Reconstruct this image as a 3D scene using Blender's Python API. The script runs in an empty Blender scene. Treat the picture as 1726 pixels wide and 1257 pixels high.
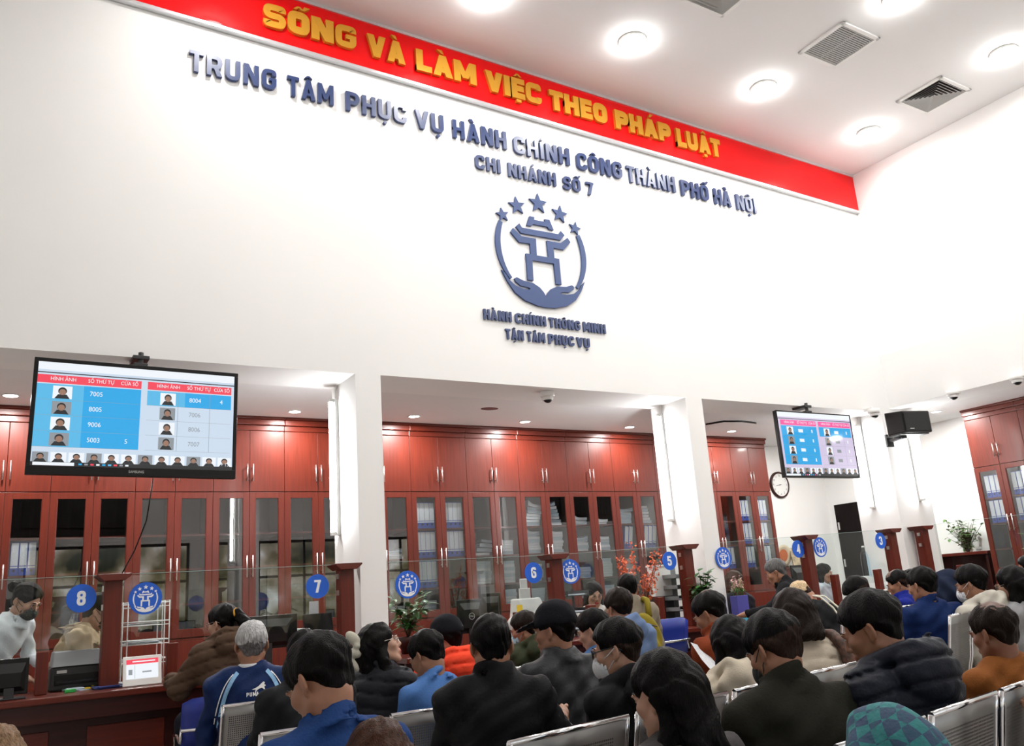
import bpy, bmesh, math, random
import numpy as np
from mathutils import Vector, Matrix
sc = bpy.context.scene
COL = sc.collection
rnd = random.Random(7)

# ---------------------------------------------------------------- camera
FPX, CX, CY = 1458.2, 863.0, 628.5
def _rod(r):
    a = np.linalg.norm(r); k = r / a
    K = np.array([[0, -k[2], k[1]], [k[2], 0, -k[0]], [-k[1], k[0], 0]])
    return np.eye(3) + math.sin(a) * K + (1 - math.cos(a)) * K @ K
CR = _rod(np.array([1.26635514, -0.411021897, 0.411067572]))   # world -> camera (x right, y down, z forward)
CPOS = np.array([0.0, -7.0, 1.38])
def ray(x, y): return CR.T @ np.array([(x - CX) / FPX, (y - CY) / FPX, 1.0])
def at_y(x, y, Y): d = ray(x, y); return CPOS + d * ((Y - CPOS[1]) / d[1])
def at_x(x, y, X): d = ray(x, y); return CPOS + d * ((X - CPOS[0]) / d[0])
def at_z(x, y, Z): d = ray(x, y); return CPOS + d * ((Z - CPOS[2]) / d[2])
def at_d(x, y, D): return CPOS + ray(x, y) * D
cam_d = bpy.data.cameras.new('camera'); cam = bpy.data.objects.new('camera', cam_d); COL.objects.link(cam)
cam_d.sensor_width = 36; cam_d.lens = FPX / 1726 * 36; cam_d.clip_start = 0.05; cam_d.clip_end = 200
cam.matrix_world = Matrix(((CR[0, 0], -CR[1, 0], -CR[2, 0], CPOS[0]), (CR[0, 1], -CR[1, 1], -CR[2, 1], CPOS[1]),
                           (CR[0, 2], -CR[1, 2], -CR[2, 2], CPOS[2]), (0, 0, 0, 1)))
sc.camera = cam

# ---------------------------------------------------------------- colour management, daylight
sc.view_settings.view_transform = 'Standard'; sc.view_settings.look = 'None'
sc.view_settings.exposure = 0.0; sc.view_settings.gamma = 1.0; sc.view_settings.use_curve_mapping = False
def nd(nt, typ, **kw):
    n = nt.nodes.new(typ)
    for k, v in kw.items(): setattr(n, k, v)
    return n
def ramp(nt, stops):
    r = nd(nt, 'ShaderNodeValToRGB'); e = r.color_ramp.elements
    while len(e) < len(stops): e.new(0.5)
    for i, (p, c) in enumerate(stops): e[i].position = p; e[i].color = (*c, 1)
    return r
world = bpy.data.worlds.new('daylight'); sc.world = world; world.use_nodes = True
wt = world.node_tree; wbg = wt.nodes['Background']
wtc = nd(wt, 'ShaderNodeTexCoord'); wsep = nd(wt, 'ShaderNodeSeparateXYZ'); wt.links.new(wtc.outputs['Generated'], wsep.inputs[0])
wn = nd(wt, 'ShaderNodeTexNoise'); wn.inputs['Scale'].default_value = 22; wn.inputs['Detail'].default_value = 6
wt.links.new(wtc.outputs['Generated'], wn.inputs['Vector'])
wtree = ramp(wt, [(0.36, (0.03, 0.035, 0.02)), (0.47, (0.2, 0.17, 0.1)), (0.56, (0.5, 0.44, 0.36)), (0.66, (1.0, 1.0, 1.0))])
wt.links.new(wn.outputs['Fac'], wtree.inputs[0])
wsky = ramp(wt, [(0.0, (0.14, 0.135, 0.13)), (0.49, (0.18, 0.175, 0.17)), (0.5, (0.16, 0.155, 0.145)), (0.62, (0.42, 0.46, 0.5)), (1.0, (0.42, 0.47, 0.52))])
wma = nd(wt, 'ShaderNodeMath', operation='MULTIPLY_ADD'); wma.inputs[1].default_value = 0.5; wma.inputs[2].default_value = 0.5
wt.links.new(wsep.outputs[2], wma.inputs[0]); wt.links.new(wma.outputs[0], wsky.inputs[0])
wband = nd(wt, 'ShaderNodeMapRange'); wband.inputs[1].default_value = 0.16; wband.inputs[2].default_value = 0.05
wt.links.new(wsep.outputs[2], wband.inputs[0])
wband2 = nd(wt, 'ShaderNodeMapRange'); wband2.inputs[1].default_value = -0.06; wband2.inputs[2].default_value = -0.02
wt.links.new(wsep.outputs[2], wband2.inputs[0])
wmul = nd(wt, 'ShaderNodeMath', operation='MULTIPLY'); wt.links.new(wband.outputs[0], wmul.inputs[0]); wt.links.new(wband2.outputs[0], wmul.inputs[1])
wmix = nd(wt, 'ShaderNodeMix', data_type='RGBA'); wt.links.new(wmul.outputs[0], wmix.inputs[0])
wt.links.new(wsky.outputs[0], wmix.inputs[6]); wt.links.new(wtree.outputs[0], wmix.inputs[7])
wt.links.new(wmix.outputs[2], wbg.inputs[0]); wbg.inputs[1].default_value = 3.2

CEIL = lambda x: 7.095 - 0.0275 * x            # the hall ceiling
LAMP_W, DOWN_W = 24.0, 38.0                      # watts of a hall ceiling lamp, of a recessed office downlight
LAMP_E, TUBE_E, DOWN_E = 28.0, 75.0, 20.0
def lamp(name, loc, watts, size, parent=None, spot=None, col=(1, 0.98, 0.95)):
    l = bpy.data.lights.new(name, 'AREA'); l.shape = 'DISK'; l.size = size; l.energy = watts; l.color = col
    if spot: l.spread = math.radians(spot)
    o = bpy.data.objects.new(name, l); COL.objects.link(o); o.location = loc; o.parent = parent
    return o

# ---------------------------------------------------------------- object helpers
def tag(o, label=None, cat=None, group=None, kind=None):
    if label: o['label'] = label
    if cat: o['category'] = cat
    if group: o['group'] = group
    if kind: o['kind'] = kind
    return o
def empty(name, loc=(0, 0, 0), rz=0.0, label=None, cat=None, group=None):
    o = bpy.data.objects.new(name, None); COL.objects.link(o); o.empty_display_size = 0.1
    o.location = loc; o.rotation_euler = (0, 0, rz); return tag(o, label, cat, group)
def copy_tree(o, parent=None):
    c = o.copy(); COL.objects.link(c); c.parent = parent
    for ch in list(o.children): copy_tree(ch, c)
    return c
def vsub(a, b): return (a[0] - b[0], a[1] - b[1], a[2] - b[2])
class MB:
    def __init__(s): s.v = []; s.f = []; s.m = []; s.s = []
    def add(s, vs, fs, m=0, smooth=False, M=None):
        b = len(s.v)
        for p in vs:
            if M is not None: p = M @ Vector(p)
            s.v.append(tuple(p))
        for f in fs: s.f.append(tuple(b + i for i in f)); s.m.append(m); s.s.append(smooth)
        return s
    def box(s, x0, x1, y0, y1, z0, z1, m=0, M=None):
        return s.add([(x0, y0, z0), (x1, y0, z0), (x1, y1, z0), (x0, y1, z0), (x0, y0, z1), (x1, y0, z1), (x1, y1, z1), (x0, y1, z1)],
                     [(0, 3, 2, 1), (4, 5, 6, 7), (0, 1, 5, 4), (1, 2, 6, 5), (2, 3, 7, 6), (3, 0, 4, 7)], m, False, M)
    def tube(s, pts, r, seg=8, m=0, M=None, closed=False, caps=True):
        P = [Vector(p) for p in pts]; n = len(P); rs = r if isinstance(r, (list, tuple)) else [r] * n
        vs = []; up = None
        for i in range(n):
            a = P[(i - 1) % n] if (i > 0 or closed) else P[i]; b = P[(i + 1) % n] if (i < n - 1 or closed) else P[i]
            t = (b - a).normalized()
            if up is None:
                up = Vector((0, 0, 1)) if abs(t.z) < 0.9 else Vector((1, 0, 0))
            u = (up - t * up.dot(t)); u = u.normalized() if u.length > 1e-6 else t.orthogonal().normalized(); up = u
            w = t.cross(u)
            for k in range(seg):
                a_ = 2 * math.pi * k / seg; vs.append(P[i] + (u * math.cos(a_) + w * math.sin(a_)) * rs[i])
        fs = []
        for i in range(n if closed else n - 1):
            for k in range(seg):
                j = (i + 1) % n
                fs.append((i * seg + k, i * seg + (k + 1) % seg, j * seg + (k + 1) % seg, j * seg + k))
        s.add(vs, fs, m, True, M)
        if caps and not closed:
            b = len(s.v) - n * seg
            s.f.append(tuple(b + k for k in reversed(range(seg)))); s.m.append(m); s.s.append(False)
            s.f.append(tuple(b + (n - 1) * seg + k for k in range(seg))); s.m.append(m); s.s.append(False)
        return s
    def lathe(s, prof, c=(0, 0, 0), seg=24, m=0, M=None, smooth=True, caps=True):
        vs = []; n = len(prof)
        for r, z in prof:
            for k in range(seg):
                a = 2 * math.pi * k / seg; vs.append((c[0] + r * math.cos(a), c[1] + r * math.sin(a), c[2] + z))
        fs = [(i * seg + k, i * seg + (k + 1) % seg, (i + 1) * seg + (k + 1) % seg, (i + 1) * seg + k) for i in range(n - 1) for k in range(seg)]
        s.add(vs, fs, m, smooth, M); b = len(s.v) - n * seg
        if not caps: return s
        if prof[0][0] > 1e-4: s.f.append(tuple(b + k for k in reversed(range(seg)))); s.m.append(m); s.s.append(False)
        if prof[-1][0] > 1e-4: s.f.append(tuple(b + (n - 1) * seg + k for k in range(seg))); s.m.append(m); s.s.append(False)
        return s
    def ell(s, c, r, m=0, seg=16, rings=10, M=None):
        vs = []; fs = []
        for i in range(rings + 1):
            t = math.pi * i / rings
            for k in range(seg):
                a = 2 * math.pi * k / seg
                vs.append((c[0] + r[0] * math.sin(t) * math.cos(a), c[1] + r[1] * math.sin(t) * math.sin(a), c[2] - r[2] * math.cos(t)))
        for i in range(rings):
            for k in range(seg): fs.append((i * seg + k, i * seg + (k + 1) % seg, (i + 1) * seg + (k + 1) % seg, (i + 1) * seg + k))
        return s.add(vs, fs, m, True, M)
    def prism(s, poly, y0, y1, m=0, M=None):
        """polygon in x,z (counter clockwise seen from -y) extruded from y0 (front) to y1."""
        n = len(poly); vs = [(x, y0, z) for x, z in poly] + [(x, y1, z) for x, z in poly]
        fs = [tuple(range(n)), tuple(reversed(range(n, 2 * n)))] + [(i, i + n, (i + 1) % n + n, (i + 1) % n) for i in range(n)]
        return s.add(vs, fs, m, False, M)
    def flat(s, poly, y, m=0, M=None):
        return s.add([(x, y, z) for x, z in poly], [tuple(range(len(poly)))], m, False, M)
    def build(s, name, mats, parent=None, bevel=0.0, loc=None, rz=None, fix=False):
        me = bpy.data.meshes.new(name); me.from_pydata(s.v, [], s.f)
        for m in (mats if isinstance(mats, (list, tuple)) else [mats]): me.materials.append(m)
        me.polygons.foreach_set('material_index', s.m); me.polygons.foreach_set('use_smooth', s.s)
        if fix:
            bm = bmesh.new(); bm.from_mesh(me); bmesh.ops.recalc_face_normals(bm, faces=bm.faces); bm.to_mesh(me); bm.free()
        if getattr(s, 'uv', None):
            ul = me.uv_layers.new(name='UVMap')
            for li, l in enumerate(me.loops): ul.data[li].uv = s.uv[l.vertex_index]
        me.update()
        o = bpy.data.objects.new(name, me); COL.objects.link(o); o.parent = parent
        if loc is not None: o.location = loc
        if rz is not None: o.rotation_euler = (0, 0, rz)
        if bevel:
            b = o.modifiers.new('bevel', 'BEVEL'); b.width = bevel; b.segments = 2; b.limit_method = 'ANGLE'; b.angle_limit = 0.8
        return o
def box(name, m, x0, x1, y0, y1, z0, z1, parent=None, bevel=0.0):
    return MB().box(x0, x1, y0, y1, z0, z1).build(name, m, parent, bevel)
def origin_to(o, p):
    """move an unparented mesh's origin to p."""
    o.data.transform(Matrix.Translation(-Vector(p))); o.location = p; return o

# ---------------------------------------------------------------- materials
def mat(name, col, rough=0.5, metal=0.0, coat=0.0, spec=0.5, noise=None, bump=None, emit=None):
    """noise=(scale, amount, (sx,sy,sz)) varies the colour; bump=(scale, strength, (sx,sy,sz))."""
    m = bpy.data.materials.new(name); m.use_nodes = True; nt = m.node_tree; b = nt.nodes['Principled BSDF']
    b.inputs['Base Color'].default_value = (*col, 1); b.inputs['Roughness'].default_value = rough; b.inputs['Metallic'].default_value = metal
    b.inputs['Coat Weight'].default_value = coat; b.inputs['Coat Roughness'].default_value = 0.12; b.inputs['Specular IOR Level'].default_value = spec
    def tex(scale, stretch):
        tc = nd(nt, 'ShaderNodeTexCoord'); mp = nd(nt, 'ShaderNodeMapping'); mp.inputs['Scale'].default_value = stretch
        n = nd(nt, 'ShaderNodeTexNoise'); n.inputs['Scale'].default_value = scale; n.inputs['Detail'].default_value = 5
        nt.links.new(tc.outputs['Object'], mp.inputs[0]); nt.links.new(mp.outputs[0], n.inputs['Vector']); return n
    if noise:
        n = tex(noise[0], noise[2] if len(noise) > 2 else (1, 1, 1)); a = noise[1]
        r = ramp(nt, [(0.3, tuple(c * (1 - a) for c in col)), (0.7, tuple(min(1, c * (1 + a)) for c in col))])
        nt.links.new(n.outputs['Fac'], r.inputs[0]); nt.links.new(r.outputs[0], b.inputs['Base Color'])
    if bump:
        n = tex(bump[0], bump[2] if len(bump) > 2 else (1, 1, 1)); bp = nd(nt, 'ShaderNodeBump'); bp.inputs['Strength'].default_value = bump[1]
        bp.inputs['Distance'].default_value = 0.01
        nt.links.new(n.outputs['Fac'], bp.inputs['Height']); nt.links.new(bp.outputs[0], b.inputs['Normal'])
    if emit:
        b.inputs['Emission Color'].default_value = (*col, 1); b.inputs['Emission Strength'].default_value = emit
    return m
def glass(name, tint=(0.96, 0.98, 0.97), boost=1.0, rough=0.0):
    m = bpy.data.materials.new(name); m.use_nodes = True; nt = m.node_tree; nt.nodes.remove(nt.nodes['Principled BSDF']); out = nt.nodes['Material Output']
    tr = nd(nt, 'ShaderNodeBsdfTransparent'); tr.inputs[0].default_value = (*tint, 1)
    gl = nd(nt, 'ShaderNodeBsdfGlossy'); gl.inputs['Roughness'].default_value = rough
    fr = nd(nt, 'ShaderNodeFresnel'); fr.inputs[0].default_value = 1.5
    mu = nd(nt, 'ShaderNodeMath', operation='MULTIPLY'); mu.inputs[1].default_value = boost; mu.use_clamp = True
    ge = nd(nt, 'ShaderNodeNewGeometry'); inv = nd(nt, 'ShaderNodeMath', operation='SUBTRACT'); inv.inputs[0].default_value = 1.0; nt.links.new(ge.outputs['Backfacing'], inv.inputs[1])
    m2 = nd(nt, 'ShaderNodeMath', operation='MULTIPLY'); nt.links.new(mu.outputs[0], m2.inputs[0]); nt.links.new(inv.outputs[0], m2.inputs[1])
    mx = nd(nt, 'ShaderNodeMixShader'); nt.links.new(fr.outputs[0], mu.inputs[0]); nt.links.new(m2.outputs[0], mx.inputs[0])
    nt.links.new(tr.outputs[0], mx.inputs[1]); nt.links.new(gl.outputs[0], mx.inputs[2]); nt.links.new(mx.outputs[0], out.inputs[0]); return m
def emitter(name, col, strength, gloss=False):
    m = bpy.data.materials.new(name); m.use_nodes = True; b = m.node_tree.nodes['Principled BSDF']
    b.inputs['Base Color'].default_value = (0.02, 0.02, 0.02, 1) if gloss else (*col, 1)
    b.inputs['Roughness'].default_value = 0.05 if gloss else 0.6
    b.inputs['Emission Color'].default_value = (*col, 1); b.inputs['Emission Strength'].default_value = strength; return m
def perforated(name, col, rough, pitch=0.011, border=0.0, vmax=9.0):
    """sheet steel with a staggered grid of punched round holes; u, v are metres across and along the sheet."""
    m = mat(name, col, rough, 0.9); nt = m.node_tree; b = nt.nodes['Principled BSDF']; out = nt.nodes['Material Output']
    M2 = lambda op, x, y=None: _math(nt, op, x, y)
    uv = nd(nt, 'ShaderNodeUVMap'); sp = nd(nt, 'ShaderNodeSeparateXYZ'); nt.links.new(uv.outputs[0], sp.inputs[0]); u, v = sp.outputs[0], sp.outputs[1]
    h = M2('MULTIPLY', M2('SINE', M2('MULTIPLY', u, math.pi / pitch)), M2('SINE', M2('MULTIPLY', v, math.pi / pitch)))
    g = M2('GREATER_THAN', M2('ABSOLUTE', h), 0.6)
    for lim in ((u, border), (v, border + 0.02)): g = M2('MULTIPLY', g, M2('GREATER_THAN', lim[0], lim[1]))
    g = M2('MULTIPLY', g, M2('LESS_THAN', v, vmax)); g = M2('MULTIPLY', g, M2('LESS_THAN', u, 0.555 - border - 0.04))
    tr = nd(nt, 'ShaderNodeBsdfTransparent'); mx = nd(nt, 'ShaderNodeMixShader'); nt.links.new(g, mx.inputs[0])
    nt.links.new(b.outputs[0], mx.inputs[1]); nt.links.new(tr.outputs[0], mx.inputs[2]); nt.links.new(mx.outputs[0], out.inputs[0]); return m
def _math(nt, op, x, y=None):
    n = nd(nt, 'ShaderNodeMath', operation=op)
    for i, q in enumerate((x, y)):
        if q is None: continue
        if isinstance(q, (int, float)): n.inputs[i].default_value = q
        else: nt.links.new(q, n.inputs[i])
    return n.outputs[0]

M_WALL = mat('white_wall_paint', (0.86, 0.858, 0.845), 0.7, noise=(1.3, 0.012), bump=(60, 0.03))
M_CEIL = mat('white_ceiling_paint', (0.8, 0.79, 0.785), 0.8, noise=(0.8, 0.012))
M_OFFC = mat('office_ceiling_paint', (0.8, 0.8, 0.8), 0.8, noise=(0.8, 0.012))
M_FLOOR = mat('beige_granite_tile', (0.35, 0.31, 0.27), 0.25, noise=(40, 0.15))
M_RED = mat('red_glossy_acrylic', (0.80, 0.004, 0.006), 0.06, noise=(0.5, 0.01), spec=0.32)
M_TRIM = mat('brushed_aluminium', (0.75, 0.76, 0.78), 0.3, 0.7)
M_GOLD = mat('gold_acrylic', (0.72, 0.36, 0.035), 0.16, 0.35, noise=(3, 0.06))
M_NAVY = mat('navy_glossy_acrylic', (0.018, 0.04, 0.14), 0.34, 0.0, spec=0.7)
M_NAVY2 = mat('navy_satin_acrylic', (0.036, 0.07, 0.2), 0.45)
M_BLUE = mat('blue_sign_vinyl', (0.008, 0.11, 0.62), 0.4)
M_WHITE = mat('white_sign_vinyl', (0.85, 0.87, 0.9), 0.5)
M_WOOD = mat('mahogany_veneer', (0.108, 0.0125, 0.0045), 0.42, coat=0.06, spec=0.35, noise=(3, 0.22, (14, 14, 0.8)))
M_WOOD2 = mat('mahogany_veneer_horizontal', (0.1, 0.0115, 0.0045), 0.36, coat=0.15, spec=0.35, noise=(3, 0.22, (0.8, 14, 14)))
M_DKWOOD = mat('dark_mahogany', (0.035, 0.006, 0.004), 0.35, coat=0.1, spec=0.3, noise=(3, 0.25, (1, 14, 14)))
M_LINING = mat('cabinet_lining', (0.06, 0.038, 0.03), 0.6, noise=(3, 0.2, (10, 10, 1)))
M_DOOR = mat('dark_walnut_door', (0.006, 0.003, 0.003), 0.45, spec=0.12, noise=(3, 0.3, (10, 10, 1)))
M_STEEL = mat('satin_steel', (0.7, 0.69, 0.67), 0.28, 0.95)
M_CHROME = mat('chrome', (0.8, 0.8, 0.82), 0.12, 1.0)
M_PERF = perforated('perforated_steel', (0.3, 0.297, 0.292), 0.42, border=0.035, vmax=0.4)
M_BLACK = mat('black_plastic', (0.0035, 0.0035, 0.004), 0.35, spec=0.3)
M_DKGREY = mat('dark_grey_plastic', (0.02, 0.021, 0.023), 0.45)
M_GREY = mat('grey_plastic', (0.22, 0.23, 0.24), 0.5)
M_LTGREY = mat('light_grey_plastic', (0.55, 0.55, 0.53), 0.5)
M_WPLAS = mat('white_plastic', (0.8, 0.8, 0.78), 0.4)
M_GLASSP = glass('partition_glass', (0.93, 0.96, 0.95), 1.0)
M_GLASSC = glass('cabinet_glass', (0.9, 0.92, 0.92), 3.6)
M_GEDGE = mat('green_glass_edge', (0.35, 0.48, 0.45), 0.15)
M_PAPER = mat('white_paper', (0.72, 0.74, 0.78), 0.8, noise=(30, 0.1, (1, 1, 30)), bump=(40, 0.5, (1, 1, 60)))
M_PAPER2 = mat('bluish_paper', (0.5, 0.58, 0.66), 0.8, noise=(30, 0.15, (1, 1, 30)), bump=(40, 0.5, (1, 1, 60)))
M_BINDER = mat('blue_binder_board', (0.02, 0.07, 0.42), 0.45)
M_LABEL = mat('white_binder_label', (0.74, 0.76, 0.8), 0.7, noise=(55, 0.12, (1, 1, 3)))
M_LAMP = emitter('ceiling_lamp_glow', (1, 0.99, 0.97), LAMP_E)
M_DOWN = emitter('downlight_glow', (1, 0.99, 0.96), DOWN_E)
M_TUBE = emitter('tube_glow', (0.97, 0.99, 1.0), TUBE_E)
M_LEAF = mat('green_leaf', (0.03, 0.11, 0.02), 0.4, noise=(8, 0.4))
M_LEAF2 = mat('light_green_leaf', (0.09, 0.2, 0.04), 0.4, noise=(8, 0.4))
M_STEM = mat('brown_stem', (0.06, 0.035, 0.015), 0.7)
M_BLOSSOM = mat('orange_red_blossom', (0.85, 0.14, 0.02), 0.6, noise=(20, 0.3))
M_PINK = mat('pink_blossom', (0.8, 0.5, 0.5), 0.6)
M_REDF = mat('red_folder', (0.7, 0.012, 0.012), 0.4)
M_BCHAIR = mat('blue_plastic_seat', (0.012, 0.03, 0.27), 0.4)

# ================================================================ THE SETTING
XL, XR, YB, YO, XS, HZ, OZ = -3.6, 10.25, -10.0, 2.85, 12.2, 3.37, 3.45
def structure(o): return tag(o, kind='structure')
structure(box('floor', M_FLOOR, XL, XS, YB, YO, -0.12, 0))
m = MB(); top = CEIL(XL) + 0.05, CEIL(XS) + 0.05
m.prism([(XL, CEIL(XL)), (XS, CEIL(XS)), (XS, CEIL(XS) + 0.2), (XL, CEIL(XL) + 0.2)], YB, 0.6); structure(m.build('ceiling', M_CEIL, fix=True))
m = MB()
m.prism([(XL, HZ), (XR + 0.5, HZ), (XR + 0.5, CEIL(XR + .5)), (XL, CEIL(XL))], 0, 0.6)
for a, b in ((XL, -0.9), (2.72, 2.96), (6.59, 6.83), (10.0, 10.72)): m.box(a, b, 0, 0.6, 0, HZ)
structure(m.build('wall_counter', M_WALL, fix=True))
m = MB(); m.box(XR, XR + 0.5, YB, 0, 4.15, 7.05).box(XR - 0.07, XR + 0.5, YB, -0.0, 3.42, 4.15).box(XR - 0.07, XR + 0.5, YB, -3.7, 0, 3.42)
structure(m.build('wall_right', M_WALL, fix=True))
structure(box('wall_left', M_WALL, XL - 0.2, XL, YB, YO, 0, 7.2))
m = MB(); m.box(XL, XS, YB - 0.25, YB, 3.1, 7.2)
for a, b in ((XL, -2.8), (0.3, 0.8), (4.2, 4.7), (8.1, 8.6), (10.1, XS)): m.box(a, b, YB - 0.25, YB, 0, 3.1)
structure(m.build('wall_entrance', M_WALL, fix=True))
for i, (a, b) in enumerate(((-2.8, 0.3), (0.8, 4.2), (4.7, 8.1), (8.6, 10.1))):
    m = MB(); w = b - a
    for x in (a, a + w / 3 - 0.02, a + 2 * w / 3 - 0.02, b - 0.05): m.box(x, x + 0.05, YB - 0.16, YB - 0.1, 0, 3.1)
    for z in (0.0, 2.2, 3.04): m.box(a, b, YB - 0.16, YB - 0.1, z, z + 0.06)
    structure(m.build('window_%d' % (i + 1), M_DKGREY))
structure(box('wall_office', M_WALL, XL, XS, YO, YO + 0.15, 0, 3.6))
structure(box('wall_office_side', M_WALL, XS, XS + 0.15, -4.2, YO, 0, 3.6))
structure(box('wall_office_end', M_WALL, XR + 0.5, XS, -4.35, -4.2, 0, 3.6))
m = MB(); m.box(XL, XS, 0.6, YO, OZ, OZ + 0.1).box(XR + 0.5, XS, -4.2, 0.6, OZ, OZ + 0.1); structure(m.build('ceiling_office', M_OFFC))
# dark door in the side wall of the office
m = MB(); m.box(XS - 0.05, XS, 2.12, 2.7, 0, 2.46); d = structure(m.build('door_1', M_DOOR, bevel=0.004))
m = MB()
for z in (2.05, 1.45): m.box(XS - 0.058, XS - 0.05, 2.64, 2.67, z, z + 0.12)
m.build('hinge', M_STEEL, d)

# ================================================================ THE RED BANNER
BB = lambda x: 6.545 - 0.0275 * x
bn = empty('slogan_banner', (4.6, 0, BB(4.6)), 0, 'long glossy red banner with white metal rims under the ceiling', 'banner')
def at_parent(o, root):
    o.parent = root; o.matrix_parent_inverse = Matrix.Identity(4); o.data.transform(Matrix.Translation(-Vector(root.location))); return o
BX0, BX1 = -1.2, XR
m = MB(); m.prism([(BX0, BB(BX0)), (BX1, BB(BX1)), (BX1, CEIL(BX1) - 0.02), (BX0, CEIL(BX0) - 0.02)], -0.04, -0.002); at_parent(m.build('panel', M_RED, fix=True), bn)
m = MB(); m.prism([(BX0, BB(BX0) - 0.035), (BX1, BB(BX1) - 0.035), (BX1, BB(BX1)), (BX0, BB(BX0))], -0.055, -0.002)
at_parent(m.build('lower_rim', M_TRIM, fix=True, bevel=0.006), bn)
m = MB(); m.prism([(BX0, CEIL(BX0) - 0.035), (BX1, CEIL(BX1) - 0.035), (BX1, CEIL(BX1) - 0.003), (BX0, CEIL(BX0) - 0.003)], -0.055, -0.002)
at_parent(m.build('upper_rim', M_TRIM, fix=True), bn)

# ================================================================ LETTERING
def fillet(pts, r, closed=False, keep=()):
    out = []; n = len(pts)
    for i, p in enumerate(pts):
        if (not closed and i in (0, n - 1)) or i in keep or r <= 0: out.append(p); continue
        a, b = pts[(i - 1) % n], pts[(i + 1) % n]
        da = math.hypot(a[0] - p[0], a[1] - p[1]); db = math.hypot(b[0] - p[0], b[1] - p[1]); q = min(r, da * 0.49, db * 0.49)
        s = (p[0] + (a[0] - p[0]) * q / da, p[1] + (a[1] - p[1]) * q / da); e = (p[0] + (b[0] - p[0]) * q / db, p[1] + (b[1] - p[1]) * q / db)
        for k in range(5):
            t = k / 4; out.append(((1 - t) ** 2 * s[0] + 2 * t * (1 - t) * p[0] + t * t * e[0], (1 - t) ** 2 * s[1] + 2 * t * (1 - t) * p[1] + t * t * e[1]))
    return out
def ribbon(pts, t, closed=False):
    n = len(pts); L = []; Rr = []
    for i in range(n):
        a = pts[i - 1] if (i > 0 or closed) else None; b = pts[(i + 1) % n] if (i < n - 1 or closed) else None; p = pts[i]
        d1 = ((p[0] - a[0]), (p[1] - a[1])) if a else None; d2 = ((b[0] - p[0]), (b[1] - p[1])) if b else None
        def nn(d): l = math.hypot(*d) or 1e-9; return (-d[1] / l, d[0] / l)
        n1 = nn(d1) if d1 else nn(d2); n2 = nn(d2) if d2 else nn(d1)
        mx, my = n1[0] + n2[0], n1[1] + n2[1]; l2 = mx * mx + my * my
        k = min(2 / l2, 1.6) if l2 > 1e-6 else 1
        L.append((p[0] + mx * k * t / 2 * 1.0, p[1] + my * k * t / 2)); Rr.append((p[0] - mx * k * t / 2, p[1] - my * k * t / 2))
    return L, Rr
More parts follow.
